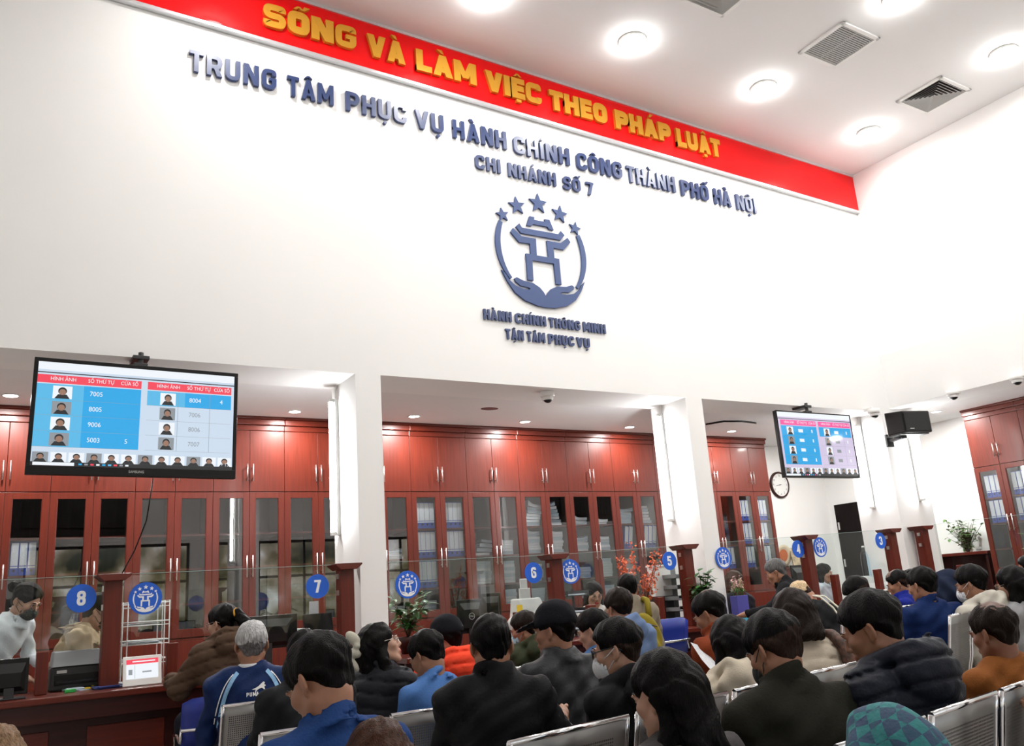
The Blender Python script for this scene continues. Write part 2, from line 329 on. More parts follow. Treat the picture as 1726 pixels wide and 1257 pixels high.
def glyph(ch, w, t, r):
    """list of ('S', path, closed) strokes and ('P', polygon) pieces for cap height 1."""
    h = t / 2; S = lambda p, c=False, keep=(): ('S', fillet(p, r, c, keep), c); B = lambda x0, x1, z0, z1: ('P', [(x0, z0), (x1, z0), (x1, z1), (x0, z1)])
    v = t * 0.86
    if ch == 'O': return [S([(h, h), (w - h, h), (w - h, 1 - h), (h, 1 - h)], True)]
    if ch == 'U': return [S([(h, 1), (h, h), (w - h, h), (w - h, 1)])]
    if ch == 'C': return [S([(w - h, .68), (w - h, 1 - h), (h, 1 - h), (h, h), (w - h, h), (w - h, .32)])]
    if ch == 'G': return [S([(w - h, .7), (w - h, 1 - h), (h, 1 - h), (h, h), (w - h, h), (w - h, .5)]), B(w * .5, w, .5 - h * .7, .5 + h * .7)]
    if ch == 'S': return [S([(w - h, .7), (w - h, 1 - h), (h, 1 - h), (h, .5), (w - h, .5), (w - h, h), (h, h), (h, .3)])]
    if ch == 'L': return [B(0, t, 0, 1), B(0, w, 0, v)]
    if ch == 'I': return [B(0, t, 0, 1)]
    if ch == 'T': return [B(w / 2 - h, w / 2 + h, 0, 1), B(0, w, 1 - v, 1)]
    if ch == 'H': return [B(0, t, 0, 1), B(w - t, w, 0, 1), B(0, w, .5 - v / 2, .5 + v / 2)]
    if ch == 'E': return [B(0, t, 0, 1), B(0, w, 0, v), B(0, w * .92, .5 - v / 2, .5 + v / 2), B(0, w, 1 - v, 1)]
    if ch == 'N': return [B(0, t, 0, 1), B(w - t, w, 0, 1), ('P', [(w - t * 1.12, 0), (w, 0), (t * 1.12, 1), (0, 1)])]
    if ch == 'M': return [B(0, t, 0, 1), B(w - t, w, 0, 1), ('P', [(w / 2 - t * .45, .2), (w / 2 + t * .45, .2), (t * 1.05, 1), (0, 1)]),
                          ('P', [(w / 2 - t * .45, .2), (w / 2 + t * .45, .2), (w, 1), (w - t * 1.05, 1)])]
    if ch == 'V': return [('P', [(w / 2 - h, 0), (w / 2 + h, 0), (t * 1.05, 1), (0, 1)]), ('P', [(w / 2 - h, 0), (w / 2 + h, 0), (w, 1), (w - t * 1.05, 1)])]
    if ch == 'A': return [('P', [(0, 0), (t * 1.05, 0), (w / 2 + h, 1), (w / 2 - h, 1)]), ('P', [(w - t * 1.05, 0), (w, 0), (w / 2 + h, 1), (w / 2 - h, 1)]), B(w * .2, w * .8, .17, .17 + v * .8)]
    if ch in 'PR':
        q = [S([(h, 1 - h), (w - h, 1 - h), (w - h, .44), (h, .44)]), B(0, t, 0, 1)]
        if ch == 'R': q.append(('P', [(w - t * 1.1, 0), (w, 0), (w * .4 + t, .46), (w * .4, .46)]))
        return q
    if ch == '8': return [S([(h, h), (w - h, h), (w - h, .52), (h, .52)], True), S([(h, .52), (w - h, .52), (w - h, 1 - h), (h, 1 - h)], True)]
    if ch == '7': return [B(0, w, 1 - v, 1), ('P', [(w * .18, 0), (w * .18 + t * 1.1, 0), (w, 1), (w - t * 1.1, 1)])]
    if ch == '6': return [S([(w - h, .72), (w - h, 1 - h), (h, 1 - h), (h, h), (w - h, h), (w - h, .55), (h, .55)])]
    if ch == '5': return [S([(w - h * .6, 1 - h), (h, 1 - h), (h, .56), (w - h, .56), (w - h, h), (h, h), (h, .3)], False, (1, 2))]
    if ch == '4': return [B(w * .56, w * .56 + t, 0, 1), B(0, w, .2, .2 + v), ('P', [(0, .2), (t * 1.0, .2), (w * .56 + t, 1), (w * .56, 1)])]
    if ch == '3': return [S([(h, .7), (h, 1 - h), (w - h, 1 - h), (w - h, .52), (w * .45, .52)]), S([(w * .45, .52), (w - h, .52), (w - h, h), (h, h), (h, .3)])]
    raise KeyError(ch)
import unicodedata
def glyph_mesh(ch, w, t, r, heavy, hgt, dep, sx=1.0):
    """extruded letter with its accents: front at y=-dep, x from 0, z from the baseline."""
    dec = unicodedata.normalize('NFD', ch); els = list(glyph(dec[0], w, t, r)); cx = (t if dec[0] == 'I' else w) / 2; z = 1.07
    if heavy and dec[0] in 'SGC': els = list(glyph(dec[0], w, t * .84, r)); t = t * .84
    for c in dec[1:]:
        k = 1.5 if heavy else 1.0
        if c == '\u0302':
            e = 0.15 if heavy else 0.19; q = 0.1 if heavy else 0.07
            els += [('P', [(cx - e * k, z), (cx - e * k + .12, z), (cx + .06, z + q + .05), (cx - .06, z + q + .05)]), ('P', [(cx + e * k - .12, z), (cx + e * k, z), (cx + .06, z + q + .05), (cx - .06, z + q + .05)])]; zz = z
        elif c == '\u0301':
            o = .2 if '\u0302' in dec else 0.0; els.append(('P', [(cx - .06 + o, z + .02), (cx + .05 + o, z + .02), (cx + .17 * k + o, z + .19), (cx + .02 + o, z + .19)]))
        elif c == '\u0300': els.append(('P', [(cx - .05, z), (cx + .06, z), (cx - .02, z + .17), (cx - .17 * k, z + .17)]))
        elif c == '\u0323':
            if heavy: els.append(('P', [(cx - .13, -.2), (cx + .13, -.2), (cx + .13, -.06), (cx - .13, -.06)]))
            else: els.append(('P', [(cx + .08 * math.cos(a * math.pi / 6), -.2 + .08 * math.sin(a * math.pi / 6)) for a in range(12)]))
    m = MB(); T = lambda p: (p[0] * hgt * sx, p[1] * hgt)
    for i, el in enumerate(els):
        d = dep * (1 + 0.01 * i)
        if el[0] == 'P':
            p = [T((q[0], q[1] + .003 * i)) for q in el[1]]; ar = sum(p[j - 1][0] * p[j][1] - p[j][0] * p[j - 1][1] for j in range(len(p)))
            m.prism(p if ar > 0 else p[::-1], -d, 0)
        else:
            L, R_ = ribbon(el[1], t, el[2]); L = [T(q) for q in L]; R_ = [T(q) for q in R_]; n = len(L)
            vs = [(x, -d, zz) for x, zz in L] + [(x, -d, zz) for x, zz in R_] + [(x, 0, zz) for x, zz in L] + [(x, 0, zz) for x, zz in R_]
            fs = []
            for a in range(n if el[2] else n - 1):
                b = (a + 1) % n; fs += [(a, n + a, n + b, b), (a, b, 2 * n + b, 2 * n + a), (n + a, 3 * n + a, 3 * n + b, n + b)]
            if not el[2]: fs += [(0, 2 * n, 3 * n, n), (n - 1, 2 * n - 1, 4 * n - 1, 3 * n - 1)]
            m.add(vs, fs)
    return m
ADV = {'I': None}
WID = {'M': 1.28, 'N': 1.04, 'L': 0.84, 'E': 0.84, 'T': 0.92, 'A': 1.08, 'V': 1.08}
def lettering(root, words, mtl, hgt, dep, y, w, t, r, gap, heavy=False):
    """words: (text, x0, x1, baseline z). Each letter is a part named letter."""
    for text, x0, x1, z in words:
        ws = [t if unicodedata.normalize('NFD', c)[0] == 'I' else w * WID.get(unicodedata.normalize('NFD', c)[0], 1) for c in text]
        nat = (sum(ws) + gap * (len(text) - 1)) * hgt; sx = (x1 - x0) / nat; x = x0
        for c, cw in zip(text, ws):
            o = glyph_mesh(c, cw, t, r, heavy, hgt, dep, sx).build('letter', mtl, root, fix=True)
            o.location = (x - root.location[0], y - root.location[1], z - root.location[2]); x += (cw + gap) * hgt * sx
zl = lambda x: 6.662 - 0.0215 * x
rt = empty('gold_lettering', (4.7, -0.041, zl(4.7)), 0, 'raised gold capital letters of the slogan mounted on the red banner', 'lettering')
lettering(rt, [(t_, a, b, zl((a + b) / 2)) for t_, a, b in (('SỐNG', 1.885, 2.79), ('VÀ', 2.905, 3.31), ('LÀM', 3.43, 4.125), ('VIỆC', 4.235, 4.94),
          ('THEO', 5.05, 5.845), ('PHÁP', 5.96, 6.81), ('LUẬT', 6.9, 7.625))], M_GOLD, 0.245, 0.035, -0.041, 0.88, 0.325, 0.2, 0.07, True)
zl2 = lambda x: 6.017 - 0.0195 * x
rt = empty('navy_lettering', (4.7, -0.002, zl2(4.7)), 0, 'longest line of raised navy letters on the white wall just below the red banner', 'lettering')
lettering(rt, [(t_, a, b, zl2((a + b) / 2)) for t_, a, b in (('TRUNG', 1.255, 2.017), ('TÂM', 2.12, 2.562), ('PHỤC', 2.686, 3.315), ('VỤ', 3.41, 3.725),
          ('HÀNH', 3.83, 4.466), ('CHÍNH', 4.556, 5.278), ('CÔNG', 5.376, 6.01), ('THÀNH', 6.083, 6.812), ('PHỐ', 6.911, 7.351), ('HÀ', 7.447, 7.724), ('NỘI', 7.824, 8.165))],
          M_NAVY, 0.203, 0.035, -0.002, 0.62, 0.19, 0.26, 0.13)
rt = empty('navy_lettering', (4.82, -0.002, 5.64), 0, 'short line of navy letters and a 7 between the long line and the emblem', 'lettering')
lettering(rt, [('CHI', 4.074, 4.372, 5.642), ('NHÁNH', 4.467, 5.07, 5.632), ('SỐ', 5.165, 5.395, 5.622), ('7', 5.475, 5.574, 5.615)], M_NAVY, 0.155, 0.03, -0.002, 0.6, 0.19, 0.26, 0.13)
rt = empty('navy_lettering', (4.82, -0.002, 4.01), 0, 'upper of the two small navy text lines under the emblem', 'lettering')
lettering(rt, [('HÀNH', 4.06, 4.379, 4.014), ('CHÍNH', 4.422, 4.79, 4.012), ('THÔNG', 4.828, 5.218, 4.008), ('MINH', 5.259, 5.55, 4.005)], M_NAVY, 0.104, 0.022, -0.002, 0.62, 0.22, 0.22, 0.12)
rt = empty('navy_lettering', (4.82, -0.002, 3.83), 0, 'lower of the two small navy text lines under the emblem', 'lettering')
lettering(rt, [('TẬN', 4.296, 4.506, 3.833), ('TÂM', 4.545, 4.762, 3.832), ('PHỤC', 4.803, 5.122, 3.829), ('VỤ', 5.155, 5.321, 3.826)], M_NAVY, 0.104, 0.022, -0.002, 0.62, 0.22, 0.22, 0.12)

# ---------------------------------------------------------------- the emblem, in metres about (4.815, 4.85)
def mirror(p): return [(-x, z) for x, z in p][::-1]
def rel(p): return [(x - 4.815, z - 4.85) for x, z in p]
def star(cx, cz, r, rot=0.0): return [(cx + (r if k % 2 == 0 else r * .42) * math.sin(rot + k * math.pi / 5), cz + (r if k % 2 == 0 else r * .42) * math.cos(rot + k * math.pi / 5)) for k in range(10)]
def arcband(a0, a1, r0, r1, cz, n=14):
    A = [(a0 + (a1 - a0) * k / n) for k in range(n + 1)]
    w = lambda k: 0.55 + 0.45 * math.sin(math.pi * min(1, max(0.0, (k + 2.5) / (n + 2))))
    return [(r1 * math.cos(a), cz + r1 * math.sin(a)) for a in A] + [((r1 - (r1 - r0) * w(k)) * math.cos(a), cz + (r1 - (r1 - r0) * w(k)) * math.sin(a)) for k, a in list(enumerate(A))[::-1]]
_cap = rel([(4.689, 5.215), (4.75, 5.215), (4.744, 5.183), (4.815, 5.182)]); _cap2 = rel([(4.815, 5.131), (4.724, 5.131), (4.706, 5.106), (4.646, 5.104)])
_mid = rel([(4.554, 5.11), (4.585, 5.067), (4.815, 5.067)]); _mid2 = rel([(4.815, 5.004), (4.565, 5.004), (4.51, 5.068)])
_gate = rel([(4.474, 5.045), (4.57, 4.969), (4.747, 4.969), (4.742, 4.78), (4.815, 4.78)]); _gate2 = rel([(4.815, 4.718), (4.68, 4.718), (4.675, 4.492), (4.606, 4.492), (4.608, 4.783), (4.668, 4.783), (4.668, 4.9), (4.536, 4.897), (4.44, 4.997)])
_hand = rel([(4.3, 4.562), (4.342, 4.525), (4.385, 4.462), (4.456, 4.41), (4.552, 4.386), (4.618, 4.386), (4.63, 4.4), (4.6, 4.41), (4.515, 4.418), (4.455, 4.456), (4.446, 4.487), (4.473, 4.503), (4.55, 4.476), (4.669, 4.464), (4.747, 4.425), (4.79, 4.38), (4.815, 4.335)])
_hand2 = rel([(4.815, 4.215), (4.707, 4.222), (4.552, 4.264), (4.44, 4.337), (4.356, 4.45)])
def sym(a, b):
    """left half outline a (top, outside to middle) and b (bottom, middle to outside) -> whole outline."""
    am = [(-x, z) for x, z in a if abs(x) > 1e-6][::-1]; bm = [(-x, z) for x, z in b if abs(x) > 1e-6][::-1]
    return a + am + bm + b
EMB = [('star', star(0.0, 0.535, 0.118)), ('star', star(-0.27, 0.46, 0.105, -.12)), ('star', star(0.27, 0.46, 0.105, .12)), ('star', star(-0.455, 0.325, 0.08, -.2)), ('star', star(0.455, 0.325, 0.08, .2)),
       ('gate_roof', sym(_cap, _cap2)), ('gate_roof', sym(_mid, _mid2)), ('gate', sym(_gate, _gate2)),
       ('arc', arcband(math.radians(153), math.radians(222), 0.505, 0.565, 0.0)), ('arc', mirror(arcband(math.radians(153), math.radians(222), 0.505, 0.565, 0.0))), ('hands', sym(_hand, _hand2))]
def ccw(p): return p if sum(p[j - 1][0] * p[j][1] - p[j][0] * p[j - 1][1] for j in range(len(p))) > 0 else p[::-1]
rt = empty('wall_emblem', (4.815, -0.002, 4.85), 0, 'large navy emblem of stars, a gate and cupped hands on the white wall', 'emblem')
for nme, poly in EMB:
    MB().prism(ccw(poly), -0.022, 0).build(nme, M_NAVY2, rt, fix=True)
def disc(x, z, r, label, num=None, y=-0.012, rz=0.0, group=None, face=-1):
    rt = empty('number_sign' if num else 'emblem_sign', (x, y, z), rz, label, 'sign', group)
    Mx = Matrix.Rotation(math.pi / 2, 4, 'X')
    MB().lathe([(r, 0), (r, 0.005)], seg=40, M=Mx, smooth=False).build('disc', M_BLUE, rt, fix=True)
    if num:
        h = r * 1.05; o = glyph_mesh(num, 0.56, 0.2, 0.22, True, h, 0.0015, 1.0).build('numeral', M_WHITE, rt, fix=True); o.location = (-0.28 * h, -0.005, -h / 2)
    else:
        k = r * 0.82 / 0.62; mm = MB()
        for nme, poly in EMB: mm.prism(ccw([(a * k, b * k - 0.02 * r) for a, b in poly]), -0.0065, -0.005)
        mm.build('emblem', M_WHITE, rt, fix=True)
    return rt

# ================================================================ HALL CEILING FITTINGS
def hall_lamp(x, y, label):
    z = CEIL(x); rt = empty('ceiling_lamp', (x, y, z), 0, label, 'lamp', 'round hall ceiling lamps')
    MB().lathe([(0.15, 0), (0.15, -0.02), (0.143, -0.025)], seg=32).build('rim', M_WPLAS, rt, fix=True)
    MB().lathe([(0.14, -0.02), (0.14, -0.07), (0.128, -0.092), (0.09, -0.1), (0.0, -0.101)], seg=32).build('diffuser', M_LAMP, rt, fix=True)
    lamp('lamp_light', (0, 0, -0.115), LAMP_W, 0.27, rt, col=(1, 0.975, 0.94))
for px, py, lb in ((820, -4, 'round ceiling lamp at the top edge above the word VIEC'), (1067, 77, 'round glowing ceiling lamp nearest the banner above THEO'), (1288, 155, 'round glowing ceiling lamp left of the square diffuser, above the end of the banner'),
                   (1466, 230, 'round glowing ceiling lamp nearest the corner of the right wall'), (1515, 4, 'round ceiling lamp cut by the top edge, right of the slatted grille'), (1694, 97, 'round ceiling lamp near the right wall, right of the square diffuser')):
    p = at_z(px, py, 6.93); p = at_z(px, py, CEIL(p[0]) - 0.06); hall_lamp(p[0], p[1], lb)
for x, y in ((3.4, -2.75), (5.55, -2.72), (1.6, -0.85), (1.3, -2.75), (1.4, -4.6), (3.5, -4.6), (5.6, -4.6), (7.7, -4.6), (9.7, -4.5), (2.4, -6.6), (5.6, -6.6), (8.8, -6.6)):
    hall_lamp(x, y, 'round ceiling lamp outside the picture, deeper in the hall')
def vent(x, y, kind, label):
    rt = empty('ceiling_vent', (x, y, CEIL(x)), 0, label, 'vent'); rt.rotation_euler = (0, math.atan(0.0275), 0); h = 0.3
    m = MB()
    for a in (0, 1, 2, 3): m.box(-h, h, h - 0.045, h, -0.02, 0, M=Matrix.Rotation(a * math.pi / 2, 4, 'Z'))
    m.build('frame', M_WPLAS, rt, bevel=0.004)
    box('duct_opening', M_BLACK, -h + 0.04, h - 0.04, -h + 0.04, h - 0.04, -0.003, -0.001, rt)
    m = MB()
    if kind == 'slat':
        for k in range(19):
            yy = -h + 0.06 + k * (2 * h - 0.12) / 18; m.box(-h + 0.04, h - 0.04, -0.007, 0.007, -0.001, 0.001, M=Matrix.Translation((0, yy, -0.012)) @ Matrix.Rotation(-0.6, 4, 'X'))
        m.box(-0.004, 0.004, -h + .04, h - .04, -0.01, -0.004); m.build('slat_grille', M_LTGREY, rt)
    else:
        for k in range(7):
            r0 = 0.255 - k * 0.037; r1 = r0 - 0.026
            for a in range(4):
                m.add([(-r0, r0, -0.024), (r0, r0, -0.024), (r1, r1, -0.006), (-r1, r1, -0.006)], [(0, 1, 2, 3), (3, 2, 1, 0)], M=Matrix.Rotation(a * math.pi / 2, 4, 'Z'))
        m.build('louvre_rings', M_WPLAS, rt)
def vent_at(pts, kind, label):
    P = [at_z(x, y, 6.89) for x, y in pts]; c = sum(P) / len(P); c = c * 1.0; vent(c[0], c[1], kind, label)
vent_at([(1416.5, 39), (1477, 60.5), (1408, 110), (1354, 88.6)], 'slat', 'square slatted ceiling grille with parallel blades between the ceiling lamps')
vent_at([(1584, 125), (1624, 142.6), (1559, 181.5), (1520, 163.4)], 'ring', 'square ceiling diffuser of nested rings beside the right wall')
vent_at([(1209, 17), (1160, -2), (1225, -40), (1275, -20)], 'ring', 'square ceiling diffuser cut by the top edge of the picture')

# ================================================================ OFFICE CEILING FITTINGS
def downlight(px, py, label):
    p = at_z(px, py, OZ - 0.005); rt = empty('downlight', (p[0], p[1], OZ), 0, label, 'downlight', 'recessed office downlights')
    MB().lathe([(0.062, 0), (0.075, -0.002), (0.075, -0.006), (0.06, -0.007)], seg=28, caps=False).build('rim', M_WPLAS, rt, fix=True)
    MB().lathe([(0.0, -0.004), (0.06, -0.0041)], seg=28, smooth=False).build('lens', M_DOWN, rt)
    lamp('downlight_light', (0, 0, -0.02), DOWN_W, 0.11, rt)
for px, py, lb in ((18, 667, 'recessed downlight left of the left television'), (497, 694, 'recessed downlight right of the left television, by the tube light'), (698, 702, 'leftmost recessed downlight of the middle bay'),
                   (885, 711, 'recessed downlight below the dome camera in the middle bay'), (1061, 720, 'rightmost recessed downlight of the middle bay by the tube light'), (1233, 727, 'recessed downlight left of the right television above the narrow cabinet'),
                   (1578, 694, 'recessed downlight beside the black loudspeaker in the right bay')): downlight(px, py, lb)
for x, y in ((1.35, 1.55), (10.6, 1.5), (11.5, -2.2)):
    rt = None
    downlight_p = empty('downlight', (x, y, OZ), 0, 'recessed downlight hidden behind a television or wall', 'downlight', 'recessed office downlights')
    MB().lathe([(0.0, -0.004), (0.06, -0.0041)], seg=28, smooth=False).build('lens', M_DOWN, downlight_p); lamp('downlight_light', (0, 0, -0.02), DOWN_W, 0.11, downlight_p)
def ceiling_gap(px, py, rx, ry, label):
    p = at_z(px, py, OZ - 0.002); m = MB(); m.lathe([(0.0, -0.002), (1.0, -0.0021), (1.08, -0.001), (1.08, 0)], seg=28, M=Matrix.Diagonal((rx, ry, 1, 1)), smooth=False)
    o = m.build('ceiling_hole', M_BLACK, loc=(p[0], p[1], OZ)); tag(o, label, 'hole')
ceiling_gap(825, 689, 0.1, 0.07, 'dark round hole cut in the ceiling of the middle bay')
m = MB(); A = [at_z(1190, 716, OZ - 0.02), at_z(1220, 711, OZ - 0.02), at_z(1250, 711, OZ - 0.02), at_z(1274, 714, OZ - 0.02)]
m.tube([(p[0], p[1], OZ - 0.012) for p in A], 0.012, 8); tag(m.build('cable', M_BLACK), 'black cable curving along the ceiling beside the right television', 'cable')
def dome_camera(p, zc, label):
    rt = empty('dome_camera', (p[0], p[1], zc), 0, label, 'camera', 'dome security cameras')
    MB().lathe([(0.075, 0), (0.075, -0.045), (0.066, -0.06)], seg=28).build('housing', M_WPLAS, rt, fix=True)
    MB().ell((0, -0.004, -0.075), (0.048, 0.048, 0.045)).build('lens_dome', M_BLACK, rt)
    MB().lathe([(0.055, -0.055), (0.06, -0.075), (0.05, -0.092)], seg=24, caps=False).build('collar', M_WPLAS, rt, fix=True)
p = at_z(922, 660, HZ); dome_camera((p[0], p[1]), HZ, 'white dome camera on the ceiling of the middle bay')
dome_camera(at_z(1605, 658, OZ), OZ, 'white dome camera under the right wall soffit, left of two'), dome_camera(at_z(1712, 632, OZ), OZ, 'white dome camera at the right edge of the picture')
p = at_y(1474, 700, -0.1); dome_camera((p[0], -0.1), 3.37, 'white dome camera between the right television and the loudspeaker')
for o in bpy.data.objects:
    if o.name.startswith('dome_camera') and o['label'].startswith('white dome camera between'):
        MB().box(-0.06, 0.06, -0.02, 0.1, -0.02, 0.02).build('wall_bracket', M_WPLAS, o)
# ---------------------------------------------------------------- tube lights on the pillars
def tube_light(x, y, z0, z1, nx, ny, label):
    """vertical fluorescent batten; (nx, ny) points away from the surface that carries it."""
    rt = empty('tube_light', (x, y, z0), math.atan2(ny, nx), label, 'tube light', 'vertical tube lights on the pillars'); L = z1 - z0
    MB().box(-0.02, 0.012, -0.028, 0.028, 0, L).build('batten', M_WPLAS, rt, bevel=0.004)
    m = MB(); m.box(0.0, 0.06, -0.022, 0.022, 0.0, 0.03).box(0.0, 0.06, -0.022, 0.022, L - 0.03, L); m.build('lamp_holder', M_WPLAS, rt)
    MB().tube([(0.045, 0, 0.03), (0.045, 0, L - 0.03)], 0.017, 14).build('tube', M_TUBE, rt)
    MB().tube([(0.0, 0.02, L), (0.01, 0.03, L + 0.07), (-0.01, 0.02, L + 0.12)], 0.008, 6).build('wire', M_WPLAS, rt)
tube_light(2.70, 0.47, 2.0, 3.24, -1, 0, 'bright vertical tube light on the left pillar')
tube_light(6.57, 0.43, 2.05, 3.27, -1, 0, 'bright vertical tube light on the middle pillar')
tube_light(9.98, 0.36, 2.15, 3.27, -1, 0, 'bright vertical tube light on the corner pillar behind the right television')
tube_light(10.48, -0.02, 2.2, 3.27, 0, -1, 'bright vertical tube light on the corner pillar below the loudspeaker')

# ================================================================ FILING CABINETS
DW, CY0 = 0.3745, 2.3            # door pitch, cabinet front
SH = (1.2, 1.53, 1.87, 2.21)     # shelf tops
def make_cabinet():
    rt = empty('filing_cabinet'); w = 2 * DW; D = 0.53
    m = MB(); m.box(0, 0.02, 0.022, D, 0, 3.32).box(w - 0.02, w, 0.022, D, 0, 3.32).box(0.02, w - 0.02, D - 0.012, D, 0, 3.32)
    for z in (1.18, 2.62, 3.3): m.box(0.02, w - 0.02, 0.022, D - 0.012, z, z + 0.02)
    m.box(DW - 0.01, DW + 0.01, 0.03, D - 0.02, 1.2, 2.62)
    m.build('carcass', M_LINING, rt)
    for z in SH[1:]: box('shelf', M_WOOD2, 0.02, w - 0.02, 0.04, D - 0.012, z - 0.02, z, rt)
    m = MB(); m.prism([(0, 3.3), (w, 3.3), (w, 3.36), (0, 3.36)], -0.005, D); m.prism([(0, 3.36), (w, 3.36), (w, 3.42), (0, 3.42)], -0.035, D); m.prism([(0, 3.42), (w, 3.42), (w, 3.45), (0, 3.45)], -0.06, D)
    m.build('crown', M_WOOD2, rt, bevel=0.006)
    box('base', M_WOOD, 0, w, 0.0, 0.022, 0, 1.19, rt)
    for k in (0, 1):
        x0, x1 = k * DW + 0.0015, (k + 1) * DW - 0.0015
        d = box('upper_door', M_WOOD, x0, x1, 0, 0.021, 2.637, 3.297, rt, bevel=0.003)
        def handle(par, z0, z1):
            hx = DW - 0.03 if k == 0 else DW + 0.03; mm = MB()
            mm.tube([(hx, -0.032, z0), (hx, -0.032, z1)], 0.006, 10); mm.tube([(hx, 0, z0 + .03), (hx, -0.032, z0 + .03)], 0.005, 8); mm.tube([(hx, 0, z1 - .03), (hx, -0.032, z1 - .03)], 0.005, 8)
            mm.build('handle', M_STEEL, par)
        handle(d, 2.745, 2.93)
        m = MB(); fw = 0.062
        m.box(x0, x0 + fw, 0, 0.021, 1.2, 2.63).box(x1 - fw, x1, 0, 0.021, 1.2, 2.63).box(x0 + fw, x1 - fw, 0, 0.021, 1.2, 1.2 + fw + 0.02).box(x0 + fw, x1 - fw, 0, 0.021, 2.63 - fw, 2.63)
        m.box(x0 + fw, x0 + fw + 0.006, 0.006, 0.012, 1.28, 2.57, ).box(x1 - fw - 0.006, x1 - fw, 0.006, 0.012, 1.28, 2.57)
        g = m.build('glass_door', M_WOOD, rt, bevel=0.002)
        MB().box(x0 + fw - 0.004, x1 - fw + 0.004, 0.012, 0.016, 1.27, 2.58).build('glass_pane', M_GLASSC, g)
        handle(g, 1.75, 1.97)
    return rt
CABINETS = []
_lab = ['leftmost mahogany cabinet behind counter eight, cut by the picture edge', 'mahogany cabinet behind the left television, second from the picture edge', 'mahogany cabinet under the middle of the left television', 'mahogany cabinet right of the left television with bright tube reflections in its glass',
        'mahogany cabinet beside the left pillar, its glass mirroring the white clock', 'mahogany cabinet mostly hidden by the left pillar, low papers behind its left glass door', 'mahogany cabinet with two shelves of blue and white binders in the middle bay', 'mahogany cabinet right of the blue binders with one tilted paper stack',
        'mahogany cabinet behind counter six with tall paper stacks on three shelves', 'mahogany cabinet with low paper piles right of the tall stacks', 'mahogany cabinet beside the middle tube light, leaning binders below curled papers', 'mahogany cabinet hidden behind the middle pillar',
        'mahogany cabinet at the left of the right bay with an empty left glass door', 'mahogany cabinet beside the wall clock with binders behind both glass doors']
_p0 = make_cabinet()
for j in range(14):
    o = _p0 if j == 0 else copy_tree(_p0)
    o.location = (0.15 + DW * (2 * j - 1), CY0, 0); tag(o, _lab[j], 'cabinet', 'mahogany filing cabinets along the office wall'); CABINETS.append(o)
for j in range(2):
    o = copy_tree(_p0); o.rotation_euler = (0, 0, -math.pi / 2); o.location = (11.72, -0.06 - j * 2 * DW, 0)
    tag(o, ['mahogany cabinet at the right edge of the picture, its left unit with binders', 'mahogany cabinet cut by the right edge of the picture'][j], 'cabinet', 'mahogany filing cabinets in the side bay'); CABINETS.append(o)
# ---------------------------------------------------------------- binders and paper bundles on the shelves
def make_binder():
    rt = empty('ring_binder'); m = MB(); m.box(-0.034, 0.034, 0, 0.27, 0, 0.305); m.build('cover', M_BINDER, rt, bevel=0.003)
    MB().box(-0.029, 0.029, -0.0015, 0, 0.09, 0.297).build('spine_label', M_LABEL, rt)
    m = MB(); Mx = Matrix.Translation((0, -0.001, 0.045)) @ Matrix.Rotation(math.pi / 2, 4, 'X'); m.lathe([(0.007, 0), (0.012, 0), (0.012, 0.002), (0.007, 0.002)], seg=14, M=Mx, smooth=False); m.build('finger_ring', M_BLACK, rt, fix=True)
    MB().box(-0.0295, 0.0295, -0.0018, 0, 0.068, 0.082).build('brand_strip', M_LABEL, rt); return rt
def make_bundle(seed, w, h, curl):
    r = random.Random(seed); m = MB(); nx, nz = 8, max(3, int(h / 0.006)); d = 0.2; P = []
    for i in range(nz + 1):
        z = h * i / nz; jx = r.uniform(-.002, .002); jy = r.uniform(-.003, .003)
        for j in range(nx + 1):
            x = -w / 2 + w * j / nx; u = abs(x) / (w / 2); lift = curl * (max(0, (x / (w / 2)) if seed % 2 else -(x / (w / 2))) ** 2.2) * (0.25 + 0.75 * i / nz)
            P.append((x + jx, jy, z + lift))
    n = len(P); V = P + [(x, y + d, z) for x, y, z in P]; F = []
    for i in range(nz):
        for j in range(nx):
            a = i * (nx + 1) + j; F.append((a, a + 1, a + nx + 2, a + nx + 1)); F.append((n + a + 1, n + a, n + a + nx + 1, n + a + nx + 2))
    for i in range(nz):
        for e in (0, nx):
            a = i * (nx + 1) + e; b = a + nx + 1; F.append((a, b, n + b, n + a) if e == 0 else (a, n + a, n + b, b))
    for j in range(nx):
        for e in (0, nz):
            a = e * (nx + 1) + j; F.append((a, n + a, n + a + 1, a + 1) if e == 0 else (a, a + 1, n + a + 1, n + a))
    m.add(V, F); return m
BIND0 = make_binder(); _used = [False]
NUMW = ['', 'one', 'two', 'three', 'four', 'five']
def door_x(k): return 0.15 + DW * k
def binders(x0, y0, zsh, n, label, group, rz=0.0, lean=0.0, room=0.25):
    for i in range(n):
        o = copy_tree(BIND0); u = (i + 0.5) / n * room - room / 2 if n > 1 else 0
        u = (i - (n - 1) / 2) * min(0.071, room / max(1, n))
        o.location = (x0 + u * math.cos(rz), y0 + u * math.sin(rz), zsh + 0.001 + (0.034 * abs(math.sin(lean)))); o.rotation_euler = (0, lean, rz)
        tag(o, label, 'binder', group)
BUN = [make_bundle(s, 0.215, h, c).build('paper_bundle', [M_PAPER, M_PAPER2][s % 2]) for s, h, c in ((1, 0.03, 0.012), (2, 0.036, 0.0), (3, 0.028, 0.03), (4, 0.033, 0.05), (5, 0.04, 0.0), (6, 0.03, 0.006))]
BUNH = [0.031, 0.037, 0.029, 0.034, 0.041, 0.031]
